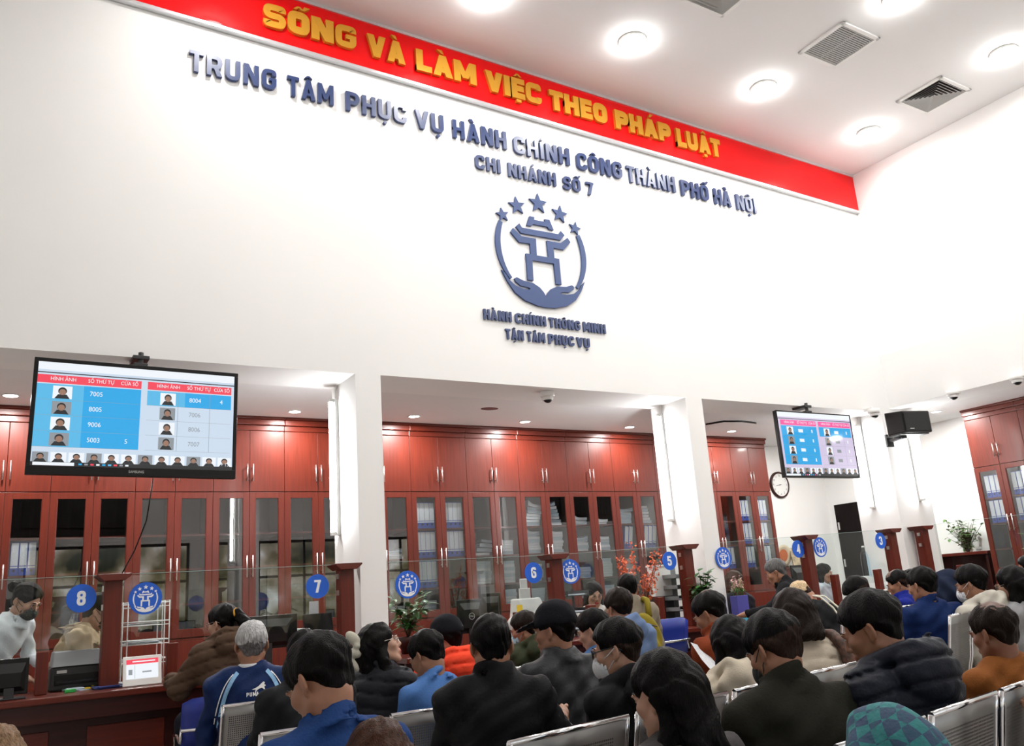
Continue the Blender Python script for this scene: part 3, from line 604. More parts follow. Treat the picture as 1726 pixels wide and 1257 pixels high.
def stack(x0, y0, zsh, hgt, label, group, seed, tilt=0.0, curled=True, sx=1.0):
    r = random.Random(seed); z = zsh; i = 0
    while z < zsh + hgt - 0.015:
        q = r.choice([1, 4, 5, 1, 4]); last = z + 2 * BUNH[q] > zsh + hgt
        if last and curled: q = r.choice([2, 3])
        o = BUN[q].copy(); COL.objects.link(o); o.location = (x0 + r.uniform(-.008, .008) + tilt * 0.04 * i, y0 + r.uniform(-0.008, 0.012), z)
        o.rotation_euler = (0, tilt * 0.06 * i, r.uniform(-.04, .04)); o.scale = (sx * r.uniform(.95, 1.03), 1, 1)
        tag(o, label, 'papers', group); z += BUNH[q] + abs(tilt) * 0.012; i += 1
YI = CY0 + 0.06
SHN = {3: 'top', 2: 'second', 1: 'third', 0: 'lowest'}
for k, s, n in ((11, 3, 4), (11, 2, 4), (11, 1, 4), (12, 3, 4), (12, 2, 4), (19, 2, 2), (20, 2, 3), (25, 3, 3), (25, 2, 3), (25, 1, 3), (26, 3, 3), (26, 2, 2), (26, 1, 2), (0, 2, 3), (24, 1, 2)):
    xc = door_x(k + 0.5); where = {11: 'left of the two doors full of binders', 12: 'right of the two doors full of binders', 19: 'left door beside the orange blossoms', 20: 'door beside the middle tube light', 25: 'middle door of the right bay', 26: 'door nearest the wall clock', 0: 'leftmost door behind counter eight', 24: 'left door of the right bay'}[k]
    binders(xc, YI, SH[s], n, 'white-spined binder on the %s shelf, %s' % (SHN[s], where), 'binders on the %s shelf, %s' % (SHN[s], where), lean=0.16 if k in (19, 20) else 0)
for j, (s, n) in enumerate(((3, 3), (2, 3), (3, 3), (2, 3))):
    y = -0.06 - DW * (0.5 + (j // 2)); binders(11.78, y, SH[s], n, 'blue binder on the %s shelf of the cabinet at the right edge, %s door' % (SHN[s], ['left', 'right'][j // 2]), 'side bay binders %s %s' % (SHN[s], ['left', 'right'][j // 2]), rz=-math.pi / 2)
for k, s, h, tl, cu in ((10, 2, .1, 0, 1), (10, 0, .13, 0, 0), (11, 0, .2, 0, 0), (13, 2, .19, .9, 1), (13, 1, .25, 0, 0), (13, 0, .14, 0, 0), (14, 2, .17, 0, 1), (14, 1, .24, 0, 0), (14, 0, .26, 0, 0), (15, 3, .26, .3, 1), (15, 2, .26, 0, 1), (15, 1, .2, 0, 0), (15, 0, .25, 0, 0),
                        (16, 3, .29, -.25, 1), (16, 2, .27, 0, 1), (17, 3, .08, 0, 1), (17, 2, .16, 0, 1), (17, 1, .14, 0, 0), (17, 0, .1, 0, 0), (18, 3, .07, 0, 1), (18, 2, .18, 0, 1), (18, 1, .24, 0, 0), (18, 0, .22, 0, 0), (19, 3, .19, .2, 1), (19, 1, .2, 0, 0), (20, 3, .25, -.2, 1)):
    u = {10: 'behind the door next to the left pillar', 11: 'under the left door of binders', 13: 'behind the door with the thin white reflection', 14: 'behind the door left of disc six', 15: 'behind the left door above disc six', 16: 'behind the right door above disc six',
         17: 'behind the second door right of disc six', 18: 'behind the third door right of disc six', 19: 'above the orange blossoms', 20: 'behind the door beside the middle tube light'}[k]
    lb = 'paper bundle stacked on the %s shelf %s' % (SHN[s], u); stack(door_x(k + .5) + (0.015 if k % 2 else -0.015), YI + 0.03, SH[s], h, lb, lb.replace('bundle', 'bundles'), k * 7 + s, tl, cu)
for o in list(BIND0.children) + [BIND0] + BUN: bpy.data.objects.remove(o, do_unlink=True)

# ================================================================ TELEVISIONS
M_SCR = emitter('screen_pale', (0.62, 0.74, 0.88), 0.95, True); M_SCRB = emitter('screen_blue', (0.015, 0.40, 0.83), 0.95, True); M_SCRC = emitter('screen_cyan', (0.10, 0.5, 0.83), 0.95, True)
M_SCRR = emitter('screen_red', (0.9, 0.06, 0.1), 1.0, True); M_SCRP = emitter('screen_pink', (0.92, 0.09, 0.35), 1.0, True); M_SCRW = emitter('screen_white', (0.85, 0.9, 0.95), 1.0, True)
M_SCRK = emitter('screen_dark', (0.02, 0.025, 0.03), 0.6, True); M_SCRS = emitter('screen_skin', (0.4, 0.22, 0.15), 0.8, True); M_SCRG = emitter('screen_grey', (0.3, 0.33, 0.36), 0.9, True); M_SCRL = emitter('screen_lilac', (0.68, 0.6, 0.8), 0.95, True)
def text_polys(s, hgt, x, z, y, parent, mtl, name, wscale=0.9, align='CENTER', bold=0.012):
    c = bpy.data.curves.new(name, 'FONT'); c.body = s; c.size = hgt; c.align_x = align; c.align_y = 'CENTER'; c.offset = 0; c.resolution_u = 3
    t = bpy.data.objects.new(name, c); COL.objects.link(t); dg = bpy.context.evaluated_depsgraph_get(); me = bpy.data.meshes.new_from_object(t.evaluated_get(dg))
    bpy.data.objects.remove(t, do_unlink=True); bpy.data.curves.remove(c)
    me.transform(Matrix.Translation((x, y, z)) @ Matrix.Rotation(math.pi / 2, 4, 'X') @ Matrix.Diagonal((wscale, 1, 1, 1))); me.materials.clear(); me.materials.append(mtl)
    o = bpy.data.objects.new(name, me); COL.objects.link(o); o.parent = parent; return o
def television(x0, x1, z0, z1, y, label, first):
    W, H = x1 - x0, z1 - z0; rt = empty('television', ((x0 + x1) / 2, y, z0), 0, label, 'television'); b = 0.028 if first else 0.014; bb = 0.065 if first else 0.02
    MB().box(-W / 2, W / 2, 0.002, 0.05, 0, H).box(-W / 2 + .15, W / 2 - .15, 0.05, 0.085, 0.1, H - 0.15).build('housing', M_BLACK, rt, bevel=0.008)
    m = MB(); sx0, sx1, sz0, sz1 = -W / 2 + b, W / 2 - b, bb, H - b
    m.box(-W / 2, W / 2, -0.008, 0.004, 0, bb).box(-W / 2, W / 2, -0.008, 0.004, H - b, H).box(-W / 2, sx0, -0.008, 0.004, bb, H - b).box(sx1, W / 2, -0.008, 0.004, bb, H - b); m.build('bezel', M_BLACK, rt, bevel=0.003)
    mats = [M_SCR if first else M_SCRL, M_SCRW, M_SCRK, M_SCRR if first else M_SCRP, M_SCRB, M_SCRC if first else M_SCRB, M_SCRS, M_SCRG]
    m = MB(); U = lambda u: sx0 + u * (sx1 - sx0); V = lambda v: sz1 - v * (sz1 - sz0)
    def q(u0, u1, v0, v1, mi, l): m.add([(U(u0), -l * 0.0003, V(v1)), (U(u1), -l * 0.0003, V(v1)), (U(u1), -l * 0.0003, V(v0)), (U(u0), -l * 0.0003, V(v0))], [(0, 1, 2, 3)], mi)
    def oval(u, v, ru, rv, mi, l): m.add([(U(u + ru * math.cos(a * math.pi / 8)), -l * 0.0003, V(v + rv * math.sin(a * math.pi / 8))) for a in range(16)], [tuple(range(16))], mi)
    def face(u0, u1, v0, v1, l, bg, sk):
        q(u0, u1, v0, v1, bg, l); c = (u0 + u1) / 2; w = u1 - u0; h = v1 - v0
        m.add([(U(u0 + w * .1), -(l + 1) * .0003, V(v1)), (U(u1 - w * .1), -(l + 1) * .0003, V(v1)), (U(c + w * .22), -(l + 1) * .0003, V(v0 + h * .66)), (U(c - w * .22), -(l + 1) * .0003, V(v0 + h * .66))], [(0, 1, 2, 3)], 2)
        oval(c, v0 + h * .4, w * .23, h * .3, 2, l + 2); oval(c, v0 + h * .48, w * .18, h * .24, sk, l + 3)
    q(0, 1, 0, 1, 0, 0); q(0, 1, 0, 0.075, 1, 1); q(0, 1, 0.098, 0.108, 2, 1)
    tabs = ((0.0, 0.503), (0.535, 0.985)) if first else ((0.03, 0.505), (0.535, 0.985))
    for ti, (a, b_) in enumerate(tabs):
        w = b_ - a; q(a, b_, 0.125, 0.205, 3, 1); rh = 0.152
        for r_ in range(4):
            v0 = 0.215 + r_ * rh; v1 = v0 + rh
            if ti == 0 or r_ == 0: q(a, a + w * .44, v0, v1, 5, 1); q(a + w * .44, b_, v0, v1, 4, 1)
            q(a, b_, v1 - 0.002, v1, 7, 2)
            face(a + w * .15, a + w * .33, v0 + .015, v1 - .012, 3, 1 if (r_ % 2 == 0) else 7, 6)
            if not first: q(a + w * .47, a + w * .6, v0 + .05, v0 + .1, 1 if (ti == 0 or r_ == 0) else 7, 4); q(a + w * .84, a + w * .87, v0 + .05, v0 + .1, 1, 4)
        for c_ in (.36, .74):
            if ti == 1: q(a + w * c_ - .001, a + w * c_ + .001, .215, .215 + 4 * rh, 7, 3)
    q(0, 1, 0.965, 1, 2, 1); q(0.01, 0.2, 0.968, 0.998, 1, 2)
    for k in range(12): face(0.005 + k * 0.0832, 0.078 + k * 0.0832, 0.872, 0.965, 2, 1 if k % 3 else 7, 6)
    for k in range(9): q(0.22 + k * .028, 0.236 + k * .028, 0.974, 0.99, (4, 7, 3, 1, 4, 5, 3, 7, 1)[k], 3)
    s = m.build('screen', mats, rt); s.location = (0, -0.0005, 0)
    hh = (sz1 - sz0)
    for ti, (a, b_) in enumerate(tabs):
        w = b_ - a
        for c_, t_ in ((.24, 'HÌNH ẢNH'), (.6, 'SỐ THỨ TỰ'), (.88, 'CỬA SỔ')): text_polys(t_, hh * .05, U(a + w * c_), V(.163), -0.0026, rt, M_SCRW, 'screen_text')
        if first:
            for r_, t_ in enumerate((('7005', '8005', '9006', '5003'), ('8004', '7006', '8006', '7007'))[ti]):
                text_polys(t_, hh * .065, U(a + w * .56), V(.215 + (r_ + .5) * .152), -0.0026, rt, M_SCRW if ti == 0 or r_ == 0 else M_SCRG, 'screen_text')
    if first:
        text_polys('5', hh * .065, U(.44), V(.215 + 3.5 * .152), -0.0026, rt, M_SCRW, 'screen_text'); text_polys('4', hh * .065, U(.93), V(.215 + .5 * .152), -0.0026, rt, M_SCRW, 'screen_text')
        text_polys('+ 133', hh * .05, U(.965), V(.945), -0.0032, rt, M_SCRW, 'screen_text'); text_polys('SAMSUNG', 0.026, 0, bb * .5, -0.0092, rt, M_LTGREY, 'maker_mark')
    if first: rt.rotation_euler = (0, 0.016, 0); rt.location[0] -= 0.015
    # ceiling pole and wall plate
    m = MB(); m.box(-0.05, 0.05, 0.06, 0.12, H - 0.2, H + 0.04); m.tube([(0, 0.09, H), (0, 0.09, 3.37 - z0 + 0.03)], 0.02, 12); m.box(-0.06, 0.06, 0.06, 0.26, 3.37 - z0 - 0.03, 3.37 - z0); m.build('mount', M_DKGREY, rt, bevel=0.004)
    return rt
television(0.235, 1.675, 2.42, 3.27, -0.13, 'larger left television with a dark thick bezel showing a blue and white queue table', True)
television(7.85, 9.17, 2.47, 3.26, -0.13, 'smaller right television with a thin bezel showing a pink and blue queue table', False)
p0, p1 = at_y(258, 806, -0.06), at_y(243, 880, 0.1); m = MB(); m.tube([p0, (p0[0] - .02, -0.05, p0[2] - .2), (p1[0], 0.0, p1[2]), (p1[0] - .06, 0.1, 1.9), (p1[0] - 0.2, 0.16, 1.6), (p1[0] - .25, 0.2, 1.2)], 0.005, 6)
o = m.build('power_cord', M_BLACK); tag(o, 'thin black cord hanging down below the left television', 'cord')

# ================================================================ LOUDSPEAKER, CLOCK
p = at_y(1531, 712, -0.38); rt = empty('loudspeaker', (p[0], -0.38, p[2]), math.radians(-14), 'black loudspeaker on a bracket at the corner pillar', 'speaker')
m = MB(); m.add([(-.21, -.15, -.15), (.21, -.15, -.15), (.23, .14, -.15), (-.23, .14, -.15), (-.21, -.15, .12), (.21, -.15, .12), (.23, .14, .15), (-.23, .14, .15)], [(0, 3, 2, 1), (4, 5, 6, 7), (0, 1, 5, 4), (1, 2, 6, 5), (2, 3, 7, 6), (3, 0, 4, 7)]); m.build('cabinet', M_BLACK, rt, bevel=0.012)
MB().box(-.19, .19, -.158, -.15, -.135, .105).build('grille', mat('speaker_grille_cloth', (0.012, 0.012, 0.012), 0.7, bump=(300, 0.4)), rt, bevel=0.006)
MB().box(-.13, -.07, -.162, -.158, -.11, -.1).build('maker_plate', M_LTGREY, rt)
m = MB(); m.box(-.24, .2, -.1, .16, -.165, -.15).box(-.12, -.06, .0, .3, -.2, -.165).box(-.14, -.04, .27, .3, -.26, -.1).tube([(-.19, -.02, -.2), (-.04, .1, -.2)], .014, 8); m.build('bracket', M_DKGREY, rt, bevel=0.003)
p = at_y(1315, 817, YO - 0.03); rt = empty('wall_clock', (p[0], YO, p[2]), 0, 'round white wall clock with a dark rim beside the narrow cabinet', 'clock'); Mx = Matrix.Rotation(math.pi / 2, 4, 'X'); r = 0.215
MB().lathe([(r, 0), (r, 0.03), (r - .012, 0.042), (r - .028, 0.042), (r - .03, 0.03)], seg=48, M=Mx, caps=False).build('rim', M_DKWOOD, rt, fix=True)
MB().lathe([(0.0, 0.028), (r - .029, 0.0281)], seg=48, M=Mx, smooth=False).build('dial', M_WPLAS, rt)
for k in range(12):
    a = k * math.pi / 6; text_polys(str(k if k else 12), 0.05, (r - .065) * math.sin(a), (r - .065) * math.cos(a), -0.0295, rt, M_BLACK, 'numeral')
m = MB()
for a, L, w_ in ((math.radians(262), .1, .007), (math.radians(78), .04, .007)): m.add([(-w_ * math.cos(a), -.032, w_ * math.sin(a)), (w_ * math.cos(a), -.032, -w_ * math.sin(a)), (L * math.sin(a), -.032, L * math.cos(a))], [(0, 1, 2)])
m.build('hour_hand', M_BLACK, rt); m = MB(); a = math.radians(260); m.add([(-.004 * math.cos(a), -.034, .004 * math.sin(a)), (.004 * math.cos(a), -.034, -.004 * math.sin(a)), (.14 * math.sin(a), -.034, .14 * math.cos(a))], [(0, 1, 2)]); m.build('minute_hand', M_BLACK, rt)

# ================================================================ COUNTERS
CT = 0.95
def counter(x0, x1, label):
    rt = empty('service_counter', ((x0 + x1) / 2, 0, 0), 0, label, 'counter'); a, b = x0 - rt.location[0], x1 - rt.location[0]
    box('countertop', M_WOOD2, a, b, -0.33, 0.5, CT - 0.045, CT, rt, bevel=0.008)
    box('fascia', M_DKWOOD, a, b, -0.3, -0.27, CT - 0.16, CT - 0.046, rt)
    box('front_panel', M_DKWOOD, a, b, -0.2, -0.17, 0.0, CT - 0.05, rt)
    box('desk_body', M_DKWOOD, a, b, -0.16, 0.48, 0.0, CT - 0.05, rt)
    n = max(1, round((b - a) / 0.75))
    for k in range(n):
        w = (b - a) / n; c = a + (k + .5) * w; box('raised_panel', M_WOOD2, c - w * .34, c + w * .34, -0.216, -0.2, 0.12, CT - 0.22, rt, bevel=0.004)
    return rt
counter(-0.85, 2.71, 'mahogany service counter at windows seven and eight'); counter(2.97, 6.58, 'mahogany service counter at windows five and six'); counter(6.84, 9.98, 'mahogany service counter at windows three and four')
zt = lambda x: 1.728 + 0.026 * max(0.0, x - 4.9)
def post(x, label, h=None, y=0.0, w=0.06):
    z1 = (zt(x) if h is None else h); rt = empty('partition_post', (x, y, CT), 0, label, 'post', 'mahogany partition posts' if h is None else 'short mahogany posts'); H = z1 - CT
    MB().box(-w, w, -w, w, 0, H - (0.035 if h is None else 0)).build('shaft', M_WOOD, rt, bevel=0.006)
    if h is None:
        MB().prism([(-w - .01, H - .05), (w + .01, H - .05), (w + .055, H - .012), (w + .055, H), (-w - .055, H), (-w - .055, H - .012)], -w - .05, w + .05).build('cap', M_WOOD2, rt, bevel=0.004)
        m = MB()
        for z in (H - .12, H - .25): m.box(-w - .008, -w + .0, -.02, .02, z, z + .04)
        m.build('glass_clip', M_STEEL, rt)
    return rt
for x, lb in ((0.83, 'tall capped mahogany post right of disc eight'), (2.585, 'tall capped mahogany post at disc seven, by the left pillar'), (4.66, 'tall capped mahogany post between disc six and its emblem'), (6.31, 'tall capped mahogany post right of disc five'),
              (8.17, 'tall capped mahogany post right of disc four'), (9.72, 'tall capped mahogany post right of disc three'), (10.43, 'rightmost tall capped mahogany post before the corner pillar')):
    if x < 10: post(x, lb)
p = at_y(1553, 884, -0.12); o = post(10.2, 'rightmost tall capped mahogany post before the corner pillar', None, -0.12); o.location[2] = 0.95
for px, pt, lb in ((72, 1098, 'short post left of the grey printer'), (290, 1083, 'short post right of the small tablet'), (873, 1031, 'short post left of the black cap'), (995, 1019, 'short post in front of the seated clerk with glasses'), (1110, 1006, 'short post above the blue chair'), (1246, 989, 'short post right of the blue planter'), (1406, 968, 'short post right of tall post four'), (1478, 959, 'short post left of the right tablet')):
    p = at_y(px, pt, -0.02); post(p[0], lb, p[2], -0.02, 0.038)
def pane(x0, x1, zb, label):
    rt = empty('glass_screen', ((x0 + x1) / 2, 0, zb), 0, label, 'glass screen', None); a, b = x0 - rt.location[0], x1 - rt.location[0]; za, zc = zt(x0) - 0.005 - zb, zt(x1) - 0.005 - zb
    m = MB(); m.prism([(a, 0), (b, 0), (b, zc), (a, za)], -0.004, 0.004); m.build('pane', M_GLASSP, rt, fix=True)
    m = MB(); m.prism([(a, za), (b, zc), (b, zc + 0.003), (a, za + 0.003)], -0.004, 0.004); m.build('polished_edge', M_GEDGE, rt, fix=True)
for x0, x1, lb in ((-0.85, 0.77, 'clear glass screen carrying disc eight'), (0.89, 2.525, 'clear glass screen between posts eight and seven'), (2.97, 4.6, 'clear glass screen between the left pillar and post six'), (4.72, 6.25, 'clear glass screen between posts six and five'), (6.84, 8.11, 'clear glass screen between the middle pillar and post four'), (8.23, 9.66, 'clear glass screen between posts four and three')):
    pane(x0, x1, 1.22, lb)
# side bay partition along the right wall line
rt = empty('glass_screen', (XR, -1.9, 1.22), 0, 'clear glass screen of the right bay in front of the vase', 'glass screen'); MB().box(-0.004, 0.004, -1.7, 1.62, 0, 0.65).build('pane', M_GLASSP, rt); MB().box(-0.004, 0.004, -1.7, 1.62, 0.65, 0.653).build('polished_edge', M_GEDGE, rt)
rt = empty('service_counter', (XR, -1.95, 0), 0, 'mahogany service counter of the right bay', 'counter'); box('countertop', M_WOOD2, -0.33, 0.5, -1.6, 1.6, CT - 0.045, CT, rt, bevel=0.008); box('front_panel', M_DKWOOD, -0.2, -0.17, -1.6, 1.6, 0, CT - 0.05, rt); box('desk_body', M_DKWOOD, -0.16, 0.48, -1.6, 1.6, 0, CT - 0.05, rt)
p = at_x(1616, 952, XR - 0.05); post(XR - 0.02, 'short post of the right bay by the blue box', p[2], p[1], 0.036)
for px, py, n, r, lb in ((137, 1008, '8', .097, 'blue disc numbered 8 on the left glass screen'), (535, 988, '7', .095, 'blue disc numbered 7 beside the left pillar'), (899, 965, '6', .095, 'blue disc numbered 6 in the middle bay'), (1128, 945, '5', .093, 'blue disc numbered 5 beside the middle pillar'), (1345, 925, '4', .098, 'blue disc numbered 4 beside its post'), (1484, 911, '3', .098, 'blue disc numbered 3 near the dark door')):
    p = at_y(px, py, -0.012); disc(p[0], p[2], r, lb, n, group='numbered blue window discs')
for px, py, lb in ((245, 1008, 'blue emblem disc above the wire rack'), (687, 985, 'blue emblem disc right of the left pillar'), (961, 963, 'blue emblem disc right of post six'), (1219, 940, 'blue emblem disc half hidden by the middle pillar'), (1382, 922, 'blue emblem disc right of post four')):
    p = at_y(px, py, -0.012); disc(p[0], p[2], .115, lb, group='blue emblem discs')

# ================================================================ THINGS ON AND BEHIND THE COUNTERS
def span(x0, x1, y, Y): a, b = at_y(x0, y, Y), at_y(x1, y, Y); return a[0], b[0], (a[2] + b[2]) / 2
def monitor(x0, x1, zt_, Y, label, H=None, rz=0.0, logo=False):
    W = x1 - x0; H = H or W * .6; zb = zt_ - H; rt = empty('computer_monitor', ((x0 + x1) / 2, Y, CT), rz, label, 'monitor'); z0 = max(0.03, zb - CT)
    m = MB(); m.box(-W / 2, W / 2, 0, .018, z0, zt_ - CT); m.add([(-W * .42, 0, z0 + .02), (W * .42, 0, z0 + .02), (W * .42, 0, zt_ - CT - .03), (-W * .42, 0, zt_ - CT - .03), (-W * .3, -.03, z0 + .05), (W * .3, -.03, z0 + .05), (W * .3, -.03, zt_ - CT - .09), (-W * .3, -.03, zt_ - CT - .09)], [(0, 1, 5, 4), (1, 2, 6, 5), (2, 3, 7, 6), (3, 0, 4, 7), (4, 5, 6, 7)])
    m.build('housing', M_BLACK, rt, bevel=.004); box('screen', M_SCRG, -W / 2 + .012, W / 2 - .012, .018, .02, z0 + .015, zt_ - CT - .012, rt)
    m = MB(); m.box(-.03, .03, -.025, -.005, .01, z0 + .1); m.build('stand', M_DKGREY, rt, bevel=.004); m = MB(); m.box(-.1, .1, -.03, .12, 0.001, .012); m.build('foot', M_DKGREY, rt, bevel=.004)
    if logo:
        Mx = Matrix.Translation((0, -.031, (z0 + zt_ - CT) / 2)) @ Matrix.Rotation(math.pi / 2, 4, 'X'); m = MB(); m.tube([(.028 * math.cos(k * math.pi / 12), .028 * math.sin(k * math.pi / 12), 0) for k in range(24)], .002, 6, closed=True, M=Mx); m.build('maker_ring', M_LTGREY, rt)
        text_polys('DELL', .019, 0, (z0 + zt_ - CT) / 2, -.0325, rt, M_LTGREY, 'maker_mark', 1.1)
    return rt
a, b, z = span(-14, 50, 1110, -.2); monitor(a, b, z, -.2, 'black computer monitor cut by the left edge of the picture', z - .965)
a, b, z = span(400, 501, 1037, .3); monitor(a, b, z, .3, 'wide black monitor on the counter behind the grey-haired man', .26)
a, b, z = span(770, 812, 1010, .3); monitor(a, b, z, .3, 'black monitor with a round maker mark behind the counter of window six', .3, logo=True)
a, b, z = span(812, 842, 1003, .36); monitor(a, b, z + .02, .36, 'black monitor right of the one with the round maker mark', .26, rz=-.2)
a, b, z = span(1328, 1358, 952, .35); monitor(a, b, z, .35, 'black monitor left of tall post four', .3, rz=.25)
def sheets(x, y, z, n, label, seed, w=.21, d=.297, mtl=None, rz=0.0, group=None, name='paper_stack'):
    r = random.Random(seed); rt = empty(name, (x, y, z), rz, label, 'papers', group)
    for k in range(n):
        t = .003 if name == 'paper_stack' else .006; m = MB(); m.box(-w / 2, w / 2, -d / 2, d / 2, 0, t - .0004); o = m.build('sheet', mtl or (M_PAPER if k % 3 else M_PAPER2), rt); o.location = (r.uniform(-.02, .02), r.uniform(-.02, .02), .0008 + k * t); o.rotation_euler = (0, 0, r.uniform(-.3, .3))
    return rt
# grey printer beside disc eight
a, b, z = span(84, 175, 1095, .28); W = b - a; rt = empty('printer', ((a + b) / 2, .3, CT), 0, 'grey desktop printer behind the glass under disc eight', 'printer'); H = z - CT
MB().box(-W / 2, W / 2, -.16, .16, .0, H * .62).build('body', M_DKGREY, rt, bevel=.015); m = MB(); m.add([(-W / 2 + .01, -.17, H * .62), (W / 2 - .01, -.17, H * .62), (W / 2 - .01, .13, H * .62), (-W / 2 + .01, .13, H * .62), (-W / 2 + .02, -.08, H), (W / 2 - .02, -.08, H), (W / 2 - .02, .1, H), (-W / 2 + .02, .1, H)], [(0, 1, 5, 4), (1, 2, 6, 5), (2, 3, 7, 6), (3, 0, 4, 7), (4, 5, 6, 7)]); m.build('lid', M_GREY, rt, bevel=.01)
MB().box(-W * .4, W * .4, -.2, -.16, .05, .065).box(-W * .42, W * .42, -.163, -.159, .04, .11).build('output_tray', M_BLACK, rt, bevel=.004); MB().box(-W * .38, -W * .2, -.168, -.164, .12, .14).build('label_plate', M_LTGREY, rt)
# wire rack with papers
a, b, z = span(204, 281, 1014, .34); W = b - a; rt = empty('wire_rack', ((a + b) / 2, .36, CT), 0, 'white wire paper rack with four tiers behind the emblem disc', 'rack'); H = z - CT; D = .15
m = MB()
for sx in (-1, 1):
    for dx in (0, -sx * .035):
        m.tube([(sx * W / 2 + dx, -D, 0), (sx * W / 2 + dx, -D, H), (sx * W / 2 + dx, D, H), (sx * W / 2 + dx, D, 0)], .0045, 8)
m.build('upright', M_WPLAS, rt)
for k in range(4):
    zz = H - .012 - k * H * .235; m = MB(); m.tube([(-W / 2, -D, zz), (W / 2, -D, zz), (W / 2, D, zz), (-W / 2, D, zz)], .0045, 8, closed=True)
    for i in range(7): x = -W / 2 + (i + 1) * W / 8; m.tube([(x, -D, zz - .028), (x, D, zz - .028)], .002, 6)
    m.tube([(-W / 2, -D, zz - .028), (W / 2, -D, zz - .028)], .003, 6); m.tube([(-W / 2, D, zz - .028), (W / 2, D, zz - .028)], .003, 6); m.build('tier', M_WPLAS, rt)
    if k: sheets((a + b) / 2, .36, CT + zz - .024, 5, 'papers lying on tier %s of the wire rack' % ['', 'two', 'three', 'four'][k], k, min(.21, W * .7), .22)
# tablet on a stand
a, b, z = span(208, 273, 1106, -.16); W = b - a; rt = empty('tablet', ((a + b) / 2, -.16, CT), .0, 'small white-framed tablet with a red header standing on the counter of window eight', 'tablet'); Mt = Matrix.Translation((0, -.02, 0.004)) @ Matrix.Rotation(-.22, 4, 'X'); h = (z - CT) * 1.03
MB().box(-W / 2, W / 2, 0, .012, 0, h, M=Mt).build('frame', M_WPLAS, rt, bevel=.004); m = MB(); i_ = .022
def tq(m, x0, x1, z0, z1, k, mi): m.add([Mt @ Vector((x0, -k * .0006, z0)), Mt @ Vector((x1, -k * .0006, z0)), Mt @ Vector((x1, -k * .0006, z1)), Mt @ Vector((x0, -k * .0006, z1))], [(0, 1, 2, 3)], mi)
tq(m, -W / 2 + i_, W / 2 - i_, .045, h - i_, 1, 0); tq(m, -W / 2 + i_, W / 2 - i_, h - .055, h - i_, 2, 1); tq(m, -W / 2 + i_ + .04, W / 2 - i_ - .02, h - .042, h - .034, 3, 0); tq(m, -W / 2 + i_ + .055, -W / 2 + i_ + .057, .05, h - .06, 2, 2); tq(m, .0, .06, .085, .095, 2, 2); tq(m, -W / 2 + i_ + .015, -W / 2 + i_ + .04, .075, .11, 2, 2)
m.build('screen', [M_SCRW, M_SCRR, M_SCRG], rt); m = MB(); m.add([(-.05, .01, .0), (.05, .01, 0), (.05, .09, .0), (-.05, .09, 0), (-.05, .03, .1), (.05, .03, .1)], [(0, 1, 2, 3), (0, 4, 5, 1), (4, 3, 2, 5), (0, 3, 4), (1, 5, 2)]); m.build('stand', M_WPLAS, rt)
# booklets and pens at window eight
M_YEL = mat('yellow_card', (.7, .5, .03), .6); M_GRN = mat('green_plastic', (.02, .35, .06), .4); M_NV = mat('navy_card', (.02, .04, .2), .5)
for px, py, mtl, lb, rz in ((125, 1158, M_PAPER2, 'grey booklet lying on the counter under the printer', .3), (150, 1152, M_YEL, 'yellow booklet lying on the counter under the printer', .15), (160, 1149, M_NV, 'navy booklet lying on the counter left of post eight', .1), (205, 1152, M_PAPER, 'white form lying on the counter under the tablet', -.1), (180, 1158, M_NV, 'blue brochure lying on the counter right of post eight', .2)):
    p = at_z(px, py, CT + .004); sheets(p[0], max(-.26, p[1]) if p[1] < .2 else .1, CT, 3, lb, int(px), .16, .22, mtl, rz, None, 'booklet')
p = at_z(118, 1164, CT + .012); m = MB(); m.box(-.035, .035, -.02, .02, 0, .022); o = m.build('stapler', M_GRN, bevel=.004); o.location = (p[0], max(p[1], -.25), CT + .001); tag(o, 'small green stapler on the counter of window eight', 'stapler')
p = at_z(95, 1158, CT + .03)
for k in range(3):
    m = MB(); m.tube([(0, 0, 0.005), (.13, .02, .02)], .005, 8); o = m.build('pen', [M_YEL, M_BLACK, M_WPLAS][k]); o.location = (p[0] + .02 * k, max(p[1], -.25) - .02 * k, CT); o.rotation_euler = (0, 0, .5 + .25 * k); tag(o, ['yellow pen lying on the counter left of the booklets', 'black pen lying on the counter left of the booklets', 'white pen lying on the counter left of the booklets'][k], 'pen')
# window seven: small printer, red folder, papers
a, b, z = span(506, 568, 1033, .25); W = b - a; rt = empty('receipt_printer', ((a + b) / 2, .28, CT), 0, 'black office printer with a white side and tray left of post seven', 'printer'); H = z - CT
MB().box(-W * .34, W / 2, -.14, .14, 0, H * .6).build('body', M_BLACK, rt, bevel=.008); MB().box(-W / 2, -W * .34, -.14, .14, 0, H * .72).build('side_cover', M_WPLAS, rt, bevel=.01)
m = MB(); m.box(-W * .3, W * .48, -.02, .02, 0, H * .42, M=Matrix.Translation((0, .05, H * .58)) @ Matrix.Rotation(-.3, 4, 'X')); m.build('paper_tray', M_BLACK, rt, bevel=.005); MB().box(-W * .2, W * .4, -.146, -.14, H * .4, H * .52).build('front_slot', M_LTGREY, rt); MB().box(-W * .05, W * .2, 0, .008, H * .95, H * 1.25, M=Matrix.Translation((0, .16, 0))).build('paper', M_PAPER, rt)
a, b, z = span(543, 571, 1072, .02); rt = empty('red_folder', ((a + b) / 2, -.06, CT), 0, 'bright red folder standing left of post seven', 'folder'); m = MB(); m.box(a - (a + b) / 2, b - (a + b) / 2, -.006, .006, .001, z - CT, M=Matrix.Rotation(-.08, 4, 'X')); m.build('cover', M_REDF, rt, bevel=.002)
p = at_z(462, 1113, CT + .004); sheets(p[0], .2, CT, 4, 'white slips on the counter right of the grey-haired man', 5, .12, .16)
